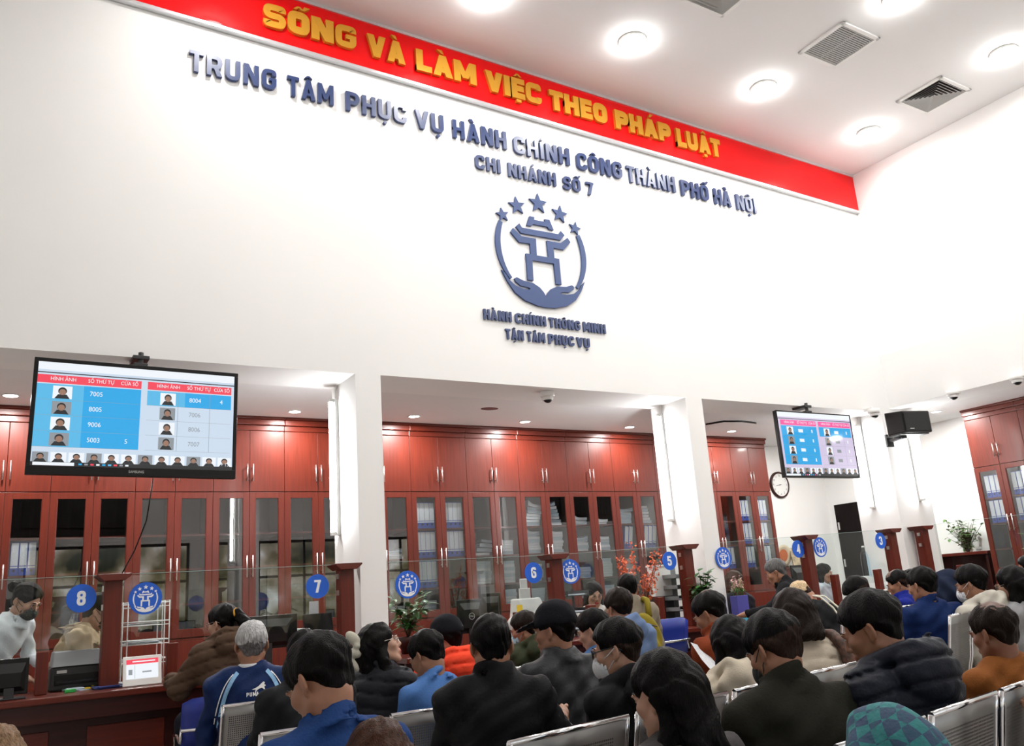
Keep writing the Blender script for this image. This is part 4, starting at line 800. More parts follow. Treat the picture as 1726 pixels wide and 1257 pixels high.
# window six: fax machine, trays
a, b, z = span(868, 915, 1004, .25); W = b - a; rt = empty('fax_machine', ((a + b) / 2, .28, CT), 0, 'pale grey fax machine with a raised paper feeder under disc six', 'fax machine'); H = z - CT
m = MB(); m.box(-W / 2, W / 2, -.14, .16, 0, H * .45); m.add([(-W / 2 + .03, -.14, H * .45), (W / 2, -.14, H * .45), (W / 2, .16, H * .45), (-W / 2 + .03, .16, H * .45), (-W / 2 + .06, .0, H * .95), (W / 2 - .01, .0, H * .95), (W / 2 - .01, .16, H * .95), (-W / 2 + .06, .16, H * .95)], [(0, 1, 5, 4), (1, 2, 6, 5), (2, 3, 7, 6), (3, 0, 4, 7), (4, 5, 6, 7)]); m.build('body', M_LTGREY, rt, bevel=.012)
MB().box(-W * .26, W * .34, -.01, .0, H * .55, H * .85, M=Matrix.Translation((.01, -.075, 0)) @ Matrix.Rotation(-.35, 4, 'X') @ Matrix.Translation((0, .15, .1))).build('panel', M_GREY, rt)
m = MB(); m.box(-.05, .07, .05, .075, H * .9, H * 1.18).box(-.02, .06, .08, .1, H * 1.1, H * 1.4); m.build('feeder', M_LTGREY, rt, bevel=.006); m = MB(); m.ell((-W / 2 - .02, -.02, H * .38), (.06, .1, .08)); m.build('handset', M_WPLAS, rt)
p = at_y(873, 1028, -.03); m = MB(); m.box(-.03, .03, -.003, .003, -.035, .035); o = m.build('sticky_note', M_YEL); o.location = (p[0], -.062, p[2] + .01); tag(o, 'pale yellow note on the short post left of the black cap', 'note')
a, b, z = span(944, 980, 988, .3); W = b - a; rt = empty('document_tray', ((a + b) / 2, .34, CT), 0, 'stacked document trays right of post six under the emblem disc', 'tray'); H = z - CT
for k in range(3):
    m = MB(); zz = H * (.12 + .34 * k); m.box(-W / 2, W / 2, -.16, .16, zz, zz + .006).box(-W / 2, -W / 2 + .006, -.16, .16, zz, zz + .05).box(W / 2 - .006, W / 2, -.16, .16, zz, zz + .05); m.build('shelf', M_DKGREY, rt); sheets((a + b) / 2, .33, CT + zz + .007, 4, 'papers in the %s document tray under the emblem right of post six' % ['lowest', 'middle', 'top'][k], 30 + k, W * .8, .26)
m = MB()
for sx in (-1, 1): m.box(sx * W / 2 - .004, sx * W / 2 + .004, .1, .14, 0, H * .95)
m.build('upright', M_DKGREY, rt)
# window five: blossom branch in a dark pot, white box, wire trays
def leafm(m, p, d, up, L, w, mi=0, curl=.25):
    d = Vector(d).normalized(); s_ = d.cross(Vector(up)); s_ = (s_ if s_.length > 1e-3 else d.orthogonal()).normalized(); n_ = s_.cross(d); p = Vector(p)
    c = [p, p + d * L * .35 + s_ * w / 2 - n_ * curl * L * .03, p + d * L * .35 + n_ * L * .03, p + d * L * .35 - s_ * w / 2, p + d * L * .72 + s_ * w * .38 - n_ * curl * L * .2, p + d * L * .72 - n_ * curl * L * .12, p + d * L * .72 - s_ * w * .38 - n_ * curl * L * .2, p + d * L - n_ * curl * L * .45]
    m.add(c, [(0, 2, 1), (0, 3, 2), (1, 2, 5, 4), (2, 3, 6, 5), (4, 5, 7), (5, 6, 7)], mi, True)
p = at_y(1085, 1005, .2); zb = CT; rt = empty('blossom_branch', (p[0], .2, zb), 0, 'branch of orange red blossoms in a dark pot at window five', 'plant'); r = random.Random(3)
MB().lathe([(.05, 0), (.09, .06), (.1, .12), (.085, .15), (.07, .155)], seg=24).build('pot', M_BLACK, rt, fix=True)
st = MB(); fl_ = MB(); top_z = at_y(1075, 905, .2)[2] - zb
for i in range(9):
    a = i * .7; ex = (math.cos(a) * .26 + r.uniform(-.05, .05), math.sin(a) * .16, r.uniform(.45, 1) * top_z); pts = [(0, 0, .13), (ex[0] * .25, ex[1] * .3, ex[2] * .4 + .05), (ex[0] * .7, ex[1] * .7, ex[2] * .75), ex]; st.tube(pts, [.008, .006, .004, .002], 6)
    for k in range(30):
        t = r.uniform(.35, 1); q = Vector(pts[1]).lerp(Vector(pts[3]), t) + Vector((r.gauss(0, .03), r.gauss(0, .03), r.gauss(0, .03)))
        for _ in range(5): leafm(fl_, q, (r.gauss(0, 1), r.gauss(0, 1), r.gauss(0, 1)), (0, 0, 1), .026, .018)
st.build('branches', M_STEM, rt); fl_.build('blossoms', M_BLOSSOM, rt)
a, b, z = span(1098, 1127, 955, .42); rt = empty('paper_box', ((a + b) / 2, .45, CT), 0, 'white upright paper box behind the orange blossoms', 'box'); zb_ = at_y(1110, 1005, .42)[2] - CT
MB().box(-(b - a) / 2, (b - a) / 2, -.05, .05, max(.15, zb_), z - CT).build('box_body', M_WPLAS, rt, bevel=.004); MB().box(-(b - a) / 2 - .01, (b - a) / 2 + .01, -.06, .06, z - CT, z - CT + .02).build('lid', M_WPLAS, rt, bevel=.003); MB().box(-(b - a) / 2, (b - a) / 2, -.05, .05, 0.001, max(.15, zb_) - .001).build('plinth', M_DKGREY, rt)
a, b, z = span(1125, 1152, 955, .3); W = b - a; rt = empty('document_tray', ((a + b) / 2, .32, CT), 0, 'tower of clear document trays left of post five', 'tray'); H = z - CT
for k in range(5):
    zz = .03 + k * (H - .04) / 5; m = MB(); m.box(-W / 2, W / 2, -.14, .14, zz, zz + .005).box(-W / 2, -W / 2 + .006, -.14, .14, zz, zz + .045).box(W / 2 - .006, W / 2, -.14, .14, zz, zz + .045); m.build('shelf', M_GREY, rt)
    if k != 3: sheets((a + b) / 2, .31, CT + zz + .006, 3, 'papers on tray %s of the clear tower left of post five, counted from below' % ['one', 'two', 'three', 'four', 'five'][k], 50 + k, W * .75, .22)
MB().box(-W / 2, W / 2, .12, .14, 0, H).build('back', M_GREY, rt)
def pothos(x, y, z, h, label, seed, n=60, spread=.13, mtl=M_LEAF, L=.09, w=.06, pot=True, name='potted_plant', hang=False):
    r = random.Random(seed); rt = empty(name, (x, y, z), 0, label, 'plant'); st = MB(); lf = MB(); zb = .14 if pot else .0
    if pot: MB().lathe([(.06, 0), (.08, .1), (.09, .14), (.078, .142), (.07, .13)], seg=24).build('pot', M_DKWOOD, rt, fix=True)
    for i in range(max(5, n // 9)):
        a = r.uniform(0, 6.3); rr = r.uniform(.3, 1) * spread; hh = zb + (h - zb) * r.uniform(.45, 1); pts = [(0, 0, zb - .02), (rr * .4 * math.cos(a), rr * .4 * math.sin(a), zb + (hh - zb) * .5), (rr * math.cos(a), rr * math.sin(a), hh)]; st.tube(pts, [.005, .004, .002], 5)
        for k in range(9):
            t = r.uniform(.2, 1); q = Vector(pts[0]).lerp(Vector(pts[1]), t * 2) if t < .5 else Vector(pts[1]).lerp(Vector(pts[2]), t * 2 - 1); b_ = r.uniform(0, 6.3); leafm(lf, q, (math.cos(b_), math.sin(b_), r.uniform(-.5, .7)), (0, 0, 1), L * r.uniform(.7, 1.2), w * r.uniform(.7, 1.1), 0, .5)
    st.build('stems', M_STEM, rt); lf.build('foliage', mtl, rt); return rt
p = at_y(1165, 1035, -.12); pothos(p[0] + .12, -.19, CT, at_y(1165, 962, -.12)[2] - CT, 'leafy green pot plant in front of the middle pillar right of post five', 4, 230, .13)
p = at_y(684, 1045, .2); pothos(p[0] + .06, .3, CT, at_y(684, 1010, .1)[2] - CT + .1, 'low leafy plant behind the glass at the foot of the left pillar', 8, 130, .22, M_LEAF, .13, .05)
# window four: planter, slips; window three: scanner, tablet
a, b, z = span(1224, 1243, 1004, .0); W = b - a; rt = empty('flower_planter', ((a + b) / 2, -.1, CT), 0, 'blue planter box with pale pink flowers beside the middle pillar', 'planter'); H = z - CT; M_PL = mat('blue_purple_box', (.07, .07, .35), .4)
MB().box(-W / 2, W / 2, -.05, .05, .002, max(.1, H)).build('planter_box', M_PL, rt, bevel=.004); MB().box(-W / 2 - .002, W / 2 + .002, -.052, .052, .002, .035).build('base_band', mat('cyan_band', (.03, .35, .5), .4), rt); m = MB(); m2 = MB(); r = random.Random(9); H = max(.1, H)
for k in range(14):
    x, y, hh = r.uniform(-W * .45, W * .3), r.uniform(-.04, .04), H + r.uniform(.06, .2); m.tube([(x, y, H - .02), (x * 1.1, y, hh)], .003, 5)
    for j in range(4): leafm(m, (x, y, H + .03), (r.gauss(0, 1), r.gauss(0, 1), 1), (0, 0, 1), .06, .015)
    for j in range(8): leafm(m2, (x * 1.1, y, hh + r.uniform(-.04, .02)), (r.gauss(0, 1), r.gauss(0, 1), r.gauss(0, .6)), (0, 0, 1), .03, .02)
m.build('foliage', M_LEAF2, rt); m2.build('petals', M_PINK, rt)
for px, py, lb, sd in ((1275, 1006, 'form under the hand of the older man at window four', 1), (1262, 1030, 'slip on the counter edge at window four', 2)): p = at_z(px, py, CT + .09); sheets(p[0], min(.3, max(-.2, p[1])), CT, 3, lb, sd, .2, .28)
a, b, z = span(1466, 1494, 943, .3); W = b - a; rt = empty('document_scanner', ((a + b) / 2, .35, CT), 0, 'white document scanner with a slanted lid left of tall post three', 'scanner'); H = z - CT
H = min(H, .4); W = min(W, .34); rt.location[0] = min(rt.location[0] + .06, 9.78); MB().box(-W / 2, W / 2, -.14, .14, 0, H * .45).build('body', M_WPLAS, rt, bevel=.01); MB().box(-W * .4, W * .45, -.006, .006, 0, H * .6, M=Matrix.Translation((0, .0, H * .46)) @ Matrix.Rotation(-.8, 4, 'X')).build('lid', M_LTGREY, rt, bevel=.004)
a, b, z = span(1487, 1510, 968, -.15); W = b - a; rt = empty('tablet', ((a + b) / 2, -.15, CT), .5, 'small dark-screened tablet on a white stand in front of tall post three', 'tablet'); Mt = Matrix.Rotation(-.35, 4, 'X'); h = .2; MB().box(-W / 2, W / 2, 0, .012, .02, h, M=Mt).build('frame', M_WPLAS, rt, bevel=.004); MB().box(-W / 2 + .02, W / 2 - .02, -.002, 0, .05, h - .02, M=Mt).build('screen', M_DKGREY, rt); MB().box(-W / 2, W / 2, -.02, .12, 0.001, .02).build('stand', M_WPLAS, rt, bevel=.004)
p = at_y(1460, 922, .5); rt = empty('water_bottle', (p[0], .55, CT), 0, 'translucent blue water bottle beside the dark door', 'bottle'); zz = p[2] - CT; M_WB = glass('bottle_plastic', (.75, .88, .95), 2.0); MB().lathe([(.05, 0), (.052, .03), (.052, zz * .8), (.04, zz * .9), (.016, zz * .95), (.016, zz)], seg=28).build('bottle_body', M_WB, rt, fix=True); MB().lathe([(.018, zz), (.018, zz + .02), (0, zz + .021)], seg=20).build('cap', M_WPLAS, rt)
# cupboard with keepsakes under the clock
a, b, z = span(1318, 1352, 956, 2.45); rt = empty('low_cupboard', ((a + b) / 2 + .1, 2.62, 0), 0, 'low mahogany cupboard under the wall clock', 'cupboard'); W = (b - a) + .3
MB().box(-W / 2, W / 2, -.18, .2, 0, z - .03).build('carcass', M_WOOD, rt, bevel=.003); MB().box(-W / 2 - .02, W / 2 + .02, -.21, .2, z - .03, z).build('top', M_WOOD2, rt, bevel=.004); cz = z
M_PLATE = mat('red_gold_lacquer', (.5, .12, .03), .35); p = at_y(1326, 936, 2.6); rt = empty('display_plate', (p[0], 2.68, cz), 0, 'round lacquer keepsake plate on the low cupboard', 'plate'); Mx = Matrix.Translation((0, 0, .19)) @ Matrix.Rotation(math.pi / 2 + .15, 4, 'X'); MB().lathe([(0, 0), (.12, .004), (.17, .02), (.17, .026), (.12, .012), (0, .01)], seg=32, M=Mx).build('rim', mat('cream_ceramic', (.6, .5, .36), .4), rt, fix=True); MB().lathe([(0, .013), (.1, .0135)], seg=32, M=Mx, caps=False).build('centre', M_PLATE, rt); MB().box(-.08, .08, -.02, .06, .001, .03).build('easel', M_DKWOOD, rt)
p = at_y(1343, 938, 2.6); m = MB(); m.box(-.2, .2, -.01, .01, .001, .3, M=Matrix.Rotation(-.12, 4, 'X')); o = m.build('framed_certificate', mat('sepia_print', (.5, .4, .26), .5, noise=(14, .5))); o.location = (p[0] + .12, 2.62, cz); tag(o, 'small sepia certificate leaning on the wall behind disc four', 'certificate')
# side bay: sideboard with vase
zS = 1.52; rt = empty('sideboard', (11.95, .38, 0), 0, 'dark mahogany sideboard against the right bay wall under the vase', 'sideboard'); MB().box(-.2, .24, -.38, .72, zS - .04, zS).build('top', M_WOOD2, rt, bevel=.004); m = MB(); m.box(-.17, .24, -.36, -.33, 0, zS - .04).box(-.17, .24, .67, .7, 0, zS - .04).box(.2, .24, -.33, .67, 0, zS - .04).box(-.17, .2, -.33, .67, .9, .93).box(-.17, .2, -.33, .67, .3, .33); m.build('carcass', M_DKWOOD, rt)
p = at_x(1632, 926, 11.9); rt = pothos(p[0], p[1], zS, at_x(1620, 872, 11.9)[2] - zS, 'glass vase of green leafy stems on the sideboard by the white wall', 14, 330, .25, M_LEAF2, .08, .045, pot=False, name='vase_of_leaves'); MB().lathe([(.055, 0.001), (.06, .1), (.062, .2), (.066, .27)], seg=24, caps=False).build('vase', glass('vase_glass', (.7, .6, .56), 1.5), rt)
m = MB(); m.box(-.07, .07, -.05, .05, 0.001, .16); p = at_x(1624, 955, XR + .2); o = m.build('tissue_box', mat('sky_blue_card', (.05, .3, .6), .5), bevel=.003); o.location = (XR + .25, p[1], CT); tag(o, 'sky blue box on the counter of the right bay', 'box')
p = at_x(1668, 962, XR + .15); m = MB(); m.box(-.1, .1, -.13, .13, .001, .06); o = m.build('document_box', mat('olive_card', (.2, .16, .06), .6), bevel=.003); o.location = (XR + .2, p[1], CT); tag(o, 'olive box on the counter of the right bay', 'box'); sheets(XR + .05, p[1] - .25, CT, 4, 'white papers on the counter of the right bay beside the olive box', 77)
p = at_x(1722, 900, 10.95); pothos(10.95, p[1] - .12, CT, at_x(1722, 868, 10.95)[2] - CT, 'slender plant cut by the right edge of the picture', 21, 40, .2, M_LEAF2, .13, .035)
# ---------------------------------------------------------------- blue plastic chairs at the counter
def blue_chair(x, y, rz, label, ztop=1.06):
    rt = empty('visitor_chair', (x, y, 0), rz, label, 'chair', 'blue visitor chairs'); zs = ztop - .42; n = 9
    def shell(pr, w, th):
        m = MB(); V = []; k = len(pr)
        for i in range(n):
            u = i / (n - 1) * 2 - 1
            for a, b in pr: V.append((u * w / 2 * (1 - .12 * max(0, (b - zs - .3) / .3) ** 2), a - .03 * (1 - u * u) * (1 if b > zs + .08 else 0), b - (.03 * abs(u) ** 6 if b > ztop - .05 else 0)))
        m.add(V, [(i * k + j, (i + 1) * k + j, (i + 1) * k + j + 1, i * k + j + 1) for i in range(n - 1) for j in range(k - 1)], 0, True); return m
    for nm, pr in (('backrest', [(-.02, ztop), (-.005, ztop - .1), (.01, ztop - .2), (.03, ztop - .3)]), ('seat', [(.04, zs + .05), (.1, zs + .01), (.25, zs), (.4, zs + .015), (.46, zs - .01)])):
        o = shell(pr, .46, .01).build(nm, M_BCHAIR, rt); so = o.modifiers.new('t', 'SOLIDIFY'); so.thickness = .012
    for sx in (-1, 1):
        m = MB(); m.tube([(sx * .22, .01, ztop - .16), (sx * .235, .0, zs + .16), (sx * .25, .06, zs + .19), (sx * .26, .36, zs + .18), (sx * .25, .42, zs + .12), (sx * .23, .44, .012)], .012, 8); m.build('armrest', M_CHROME, rt)
        m = MB(); m.tube([(sx * .22, .03, ztop - .2), (sx * .22, .06, zs - .01), (sx * .23, -.06, .012)], .012, 8); m.build('leg', M_CHROME, rt)
    m = MB(); m.tube([(-.23, -.02, ztop - .19), (0, -.045, ztop - .19), (.23, -.02, ztop - .19)], .011, 8); m.build('back_bar', M_CHROME, rt)
    for sx in (-1, 1): m = MB(); m.ell((sx * .14, -.03, ztop - .05), (.008, .006, .008)); m.build('bolt', M_CHROME, rt)
p = at_y(1124, 1042, -1.0); blue_chair(p[0], -1.0, .1, 'empty blue visitor chair with chrome arms below post five', p[2])
q_ = at_d(372, 1120, 5.55); blue_chair(q_[0], q_[1], -.15, 'blue visitor chair under the woman in the brown padded coat', .9)

# ================================================================ ORGANIC SHAPES: smooth unions on a grid, turned into one surface
def _axis(lo, hi, fine, vf, vc):
    out = [lo]; t = lo
    while t < hi:
        st = vc
        for a, b in fine:
            if a - vc < t < b: st = vf
        t += st; out.append(t)
    return np.array(out, dtype=np.float32)
class Field:
    def __init__(s, lo, hi, fine, vf, vc):
        s.ax = [_axis(lo[i], hi[i], [(b[0][i], b[1][i]) for b in fine], vf, vc) for i in range(3)]
        s.F = np.full([len(a) for a in s.ax], 9.0, np.float32); s.pad = vc * 2
    def _sub(s, lo, hi, k):
        r = []
        for i in range(3):
            a = np.searchsorted(s.ax[i], lo[i] - k - s.pad); b = np.searchsorted(s.ax[i], hi[i] + k + s.pad); r.append(slice(max(0, a - 1), b + 1))
        X = s.ax[0][r[0]][:, None, None]; Y = s.ax[1][r[1]][None, :, None]; Z = s.ax[2][r[2]][None, None, :]
        return tuple(r), X, Y, Z
    def add(s, pr, k=0.02):
        lo, hi, fn = pr; ix, X, Y, Z = s._sub(lo, hi, k)
        if min(s.F[ix].shape) == 0: return s
        b = s.F[ix]; a = fn(X, Y, Z).astype(np.float32)
        if k <= 0: s.F[ix] = np.minimum(a, b)
        else:
            h = np.clip(0.5 + 0.5 * (b - a) / k, 0, 1); s.F[ix] = b * (1 - h) + a * h - k * h * (1 - h)
        return s
    def cut(s, pr, k=0.01):
        lo, hi, fn = pr; ix, X, Y, Z = s._sub(lo, hi, k)
        if min(s.F[ix].shape) == 0: return s
        b = s.F[ix]; a = -fn(X, Y, Z).astype(np.float32); h = np.clip(0.5 - 0.5 * (b - a) / max(k, 1e-5), 0, 1)
        s.F[ix] = b * (1 - h) + a * h + k * h * (1 - h); return s
    def disp(s, fn):
        X = s.ax[0][:, None, None]; Y = s.ax[1][None, :, None]; Z = s.ax[2][None, None, :]; m = np.abs(s.F) < 0.08
        d = fn(X, Y, Z) * np.ones_like(s.F); s.F = np.where(m, s.F - d, s.F).astype(np.float32); return s
    def mesh(s):
        F = s.F; F[0] = F[-1] = 9; F[:, 0] = F[:, -1] = 9; F[:, :, 0] = F[:, :, -1] = 9
        I = F < 0; n = np.array(F.shape)
        c = np.zeros(n - 1, np.int8)
        for d in range(8): c += I[d & 1:n[0] - 1 + (d & 1), (d >> 1) & 1:n[1] - 1 + ((d >> 1) & 1), (d >> 2):n[2] - 1 + (d >> 2)]
        act = np.argwhere((c > 0) & (c < 8)); N = len(act)
        if N == 0: return np.zeros((0, 3)), np.zeros((0, 4), int)
        idx = np.full(n - 1, -1, np.int32); idx[act[:, 0], act[:, 1], act[:, 2]] = np.arange(N)
        val = np.stack([F[act[:, 0] + (d & 1), act[:, 1] + ((d >> 1) & 1), act[:, 2] + (d >> 2)] for d in range(8)], 1)
        P = np.zeros((N, 3)); W = np.zeros(N)
        for a in range(8):
            for bit in range(3):
                if a & (1 << bit): continue
                b = a | (1 << bit); va, vb = val[:, a], val[:, b]; cr = (va < 0) != (vb < 0)
                t = np.where(cr, va / np.where(cr, va - vb, 1), 0); p = np.zeros((N, 3)); 
                for q in range(3): p[:, q] = (a >> q) & 1
                p[:, bit] += t; P += p * cr[:, None]; W += cr
        P /= W[:, None]; V = np.zeros((N, 3))
        for q in range(3): ax = s.ax[q]; i = act[:, q]; V[:, q] = ax[i] * (1 - P[:, q]) + ax[i + 1] * P[:, q]
        faces = []
        for a in range(3):
            u, w = (a + 1) % 3, (a + 2) % 3
            sl0 = [slice(1, -1)] * 3; sl1 = [slice(1, -1)] * 3; sl0[a] = slice(0, n[a] - 1); sl1[a] = slice(1, n[a])
            e = np.argwhere(I[tuple(sl0)] != I[tuple(sl1)]); 
            if len(e) == 0: continue
            o = np.ones(3, int); o[a] = 0; e = e + o; ins = I[e[:, 0], e[:, 1], e[:, 2]]
            def cell(du, dw): q = e.copy(); q[:, u] -= du; q[:, w] -= dw; return idx[q[:, 0], q[:, 1], q[:, 2]]
            Q = np.stack([cell(1, 1), cell(0, 1), cell(0, 0), cell(1, 0)], 1); Q[~ins] = Q[~ins][:, ::-1]; faces.append(Q)
        Q = np.concatenate(faces); return V, Q[(Q >= 0).all(1)]
def np_mesh(name, V, Q, mats, parent=None, mi=None):
    me = bpy.data.meshes.new(name); n, f = len(V), len(Q)
    me.vertices.add(n); me.vertices.foreach_set('co', np.asarray(V, np.float32).ravel()); me.loops.add(f * 4); me.loops.foreach_set('vertex_index', Q.astype(np.int32).ravel())
    me.polygons.add(f); me.polygons.foreach_set('loop_start', np.arange(0, f * 4, 4, dtype=np.int32)); me.polygons.foreach_set('use_smooth', np.ones(f, bool))
    for m in (mats if isinstance(mats, (list, tuple)) else [mats]): me.materials.append(m)
    if mi is not None: me.polygons.foreach_set('material_index', mi.astype(np.int32))
    me.update(calc_edges=True); me.validate(); o = bpy.data.objects.new(name, me); COL.objects.link(o); o.parent = parent; return o
def A3(v): return np.array(v, float)
def ELL(c, r, M=None):
    c = A3(c); r = A3(r); R = max(r)
    def fn(X, Y, Z):
        x, y, z = X - c[0], Y - c[1], Z - c[2]
        if M is not None: x, y, z = (M[0, 0] * x + M[1, 0] * y + M[2, 0] * z, M[0, 1] * x + M[1, 1] * y + M[2, 1] * z, M[0, 2] * x + M[1, 2] * y + M[2, 2] * z)
        k0 = np.sqrt((x / r[0]) ** 2 + (y / r[1]) ** 2 + (z / r[2]) ** 2); k1 = np.sqrt((x / r[0] ** 2) ** 2 + (y / r[1] ** 2) ** 2 + (z / r[2] ** 2) ** 2)
        return k0 * (k0 - 1) / np.maximum(k1, 1e-6)
    e = r if M is None else np.array([R, R, R]); return c - e, c + e, fn
def CAP(a, b, ra, rb=None):
    a, b = A3(a), A3(b); rb = ra if rb is None else rb; ba = b - a; l2 = max(ba @ ba, 1e-9)
    def fn(X, Y, Z):
        x, y, z = X - a[0], Y - a[1], Z - a[2]; t = np.clip((x * ba[0] + y * ba[1] + z * ba[2]) / l2, 0, 1)
        return np.sqrt((x - t * ba[0]) ** 2 + (y - t * ba[1]) ** 2 + (z - t * ba[2]) ** 2) - (ra + (rb - ra) * t)
    R = max(ra, rb); return np.minimum(a, b) - R, np.maximum(a, b) + R, fn
def RING(a, b, r0, r1, th, flat=1.0):
    """open tube wall around the axis a->b (a collar)."""
    a, b = A3(a), A3(b); ba = b - a; L = np.linalg.norm(ba); n = ba / L
    def fn(X, Y, Z):
        x, y, z = X - a[0], Y - a[1], Z - a[2]; t = x * n[0] + y * n[1] + z * n[2]; q = np.sqrt(np.maximum((x - t * n[0]) ** 2 + ((y - t * n[1]) * flat) ** 2 + (z - t * n[2]) ** 2, 1e-9))
        rr = r0 + (r1 - r0) * np.clip(t / L, 0, 1); d1 = np.abs(q - rr) - th; d2 = np.abs(t - L / 2) - L / 2
        return np.minimum(np.maximum(d1, d2), 0) + np.sqrt(np.maximum(d1, 0) ** 2 + np.maximum(d2, 0) ** 2) - 0.004
    R = max(r0, r1) + th; return np.minimum(a, b) - R, np.maximum(a, b) + R, fn
def rx(a): c, s = math.cos(a), math.sin(a); return np.array([[1, 0, 0], [0, c, -s], [0, s, c]])
def ry(a): c, s = math.cos(a), math.sin(a); return np.array([[c, 0, s], [0, 1, 0], [-s, 0, c]])
def rz_(a): c, s = math.cos(a), math.sin(a); return np.array([[c, -s, 0], [s, c, 0], [0, 0, 1]])
D2R = math.pi / 180

# ---------------------------------------------------------------- people
def skin_mat(name, c): 
    m = mat(name, c, 0.5, noise=(30, 0.08)); b = m.node_tree.nodes['Principled BSDF']; b.inputs['Subsurface Weight'].default_value = 0.12; b.inputs['Subsurface Radius'].default_value = (0.02, 0.008, 0.004); b.inputs['Subsurface Scale'].default_value = 0.3; return m
SKIN = {'a': skin_mat('skin_tan', (0.33, 0.155, 0.09)), 'b': skin_mat('skin_light', (0.45, 0.25, 0.17)), 'c': skin_mat('skin_brown', (0.24, 0.1, 0.055))}
M_LIP = mat('lips', (0.42, 0.12, 0.1), 0.4); M_LIPR = mat('red_lips', (0.55, 0.05, 0.06), 0.35); M_EYEW = mat('eye_white', (0.7, 0.68, 0.65), 0.2); M_IRIS = mat('dark_iris', (0.012, 0.008, 0.006), 0.15)
def hair_mat(name, c, r=0.42): return mat(name, c, r, noise=(60, 0.5, (3, 3, 0.35)), bump=(140, 0.6, (2, 2, 0.12)), spec=0.09)
HAIR = {'black': hair_mat('black_hair', (0.0035, 0.003, 0.003)), 'brown': hair_mat('dark_brown_hair', (0.012, 0.007, 0.005)), 'auburn': hair_mat('auburn_brown_hair', (0.05, 0.02, 0.012)), 'grey': hair_mat('grey_hair', (0.42, 0.42, 0.42)), 'salt': hair_mat('salt_and_pepper_hair', (0.11, 0.11, 0.11)),
        'tan': hair_mat('light_brown_hair', (0.2, 0.12, 0.065)), 'blond': hair_mat('bleached_blond_hair', (0.62, 0.46, 0.28)), 'fade': hair_mat('cropped_hair_sides', (0.028, 0.016, 0.012), 0.6), 'scalp': skin_mat('balding_scalp', (0.11, 0.055, 0.036)), 'gfade': hair_mat('dark_grey_sides', (0.14, 0.13, 0.13))}
CLOTH = {}
def cloth(c, rough=0.8, scale=120):
    key = (c, rough)
    if key not in CLOTH: CLOTH[key] = mat('fabric_%02d' % len(CLOTH), c, rough, noise=(9, 0.1), bump=(scale, 0.2), spec=0.1)
    return CLOTH[key]
def plaid_mat():
    m = mat('teal_plaid', (0.03, 0.2, 0.2), 0.85, bump=(90, 0.3)); nt = m.node_tree; b = nt.nodes['Principled BSDF']; tc = nd(nt, 'ShaderNodeTexCoord'); 
    mp = nd(nt, 'ShaderNodeMapping'); mp.inputs['Rotation'].default_value = (0.3, 0.5, 0.7); mp.inputs['Scale'].default_value = (1, 1, 1); nt.links.new(tc.outputs['Object'], mp.inputs[0])
    ch = nd(nt, 'ShaderNodeTexChecker'); ch.inputs['Scale'].default_value = 34; ch.inputs[1].default_value = (0.03, 0.25, 0.24, 1); ch.inputs[2].default_value = (0.045, 0.04, 0.12, 1); nt.links.new(mp.outputs[0], ch.inputs[0])
    n = nd(nt, 'ShaderNodeTexNoise'); n.inputs['Scale'].default_value = 14; mx = nd(nt, 'ShaderNodeMix', data_type='RGBA'); nt.links.new(n.outputs['Fac'], mx.inputs[0]); nt.links.new(ch.outputs[0], mx.inputs[6]); mx.inputs[7].default_value = (0.02, 0.1, 0.13, 1); nt.links.new(mx.outputs[2], b.inputs['Base Color']); return m
M_TROUS = cloth((0.02, 0.022, 0.03)); M_JEANS = cloth((0.08, 0.14, 0.28)); M_SHOE = mat('black_shoe', (0.02, 0.02, 0.02), 0.4)
M_MASKW = mat('white_face_mask', (0.75, 0.78, 0.82), 0.8, bump=(60, .3, (1, 1, 8))); M_MASKK = mat('black_face_mask', (0.015, 0.02, 0.017), 0.8); M_MASKB = mat('blue_face_mask', (0.35, 0.55, 0.68), 0.8); M_GLASSF = mat('black_glasses_frame', (0.01, 0.01, 0.01), 0.25); M_GLASSM = mat('thin_metal_glasses_frame', (0.55, 0.5, 0.45), 0.25, 0.8)
M_LENS = glass('spectacle_lens', (0.97, 0.97, 0.97), 0.7)
PEOPLE = {}
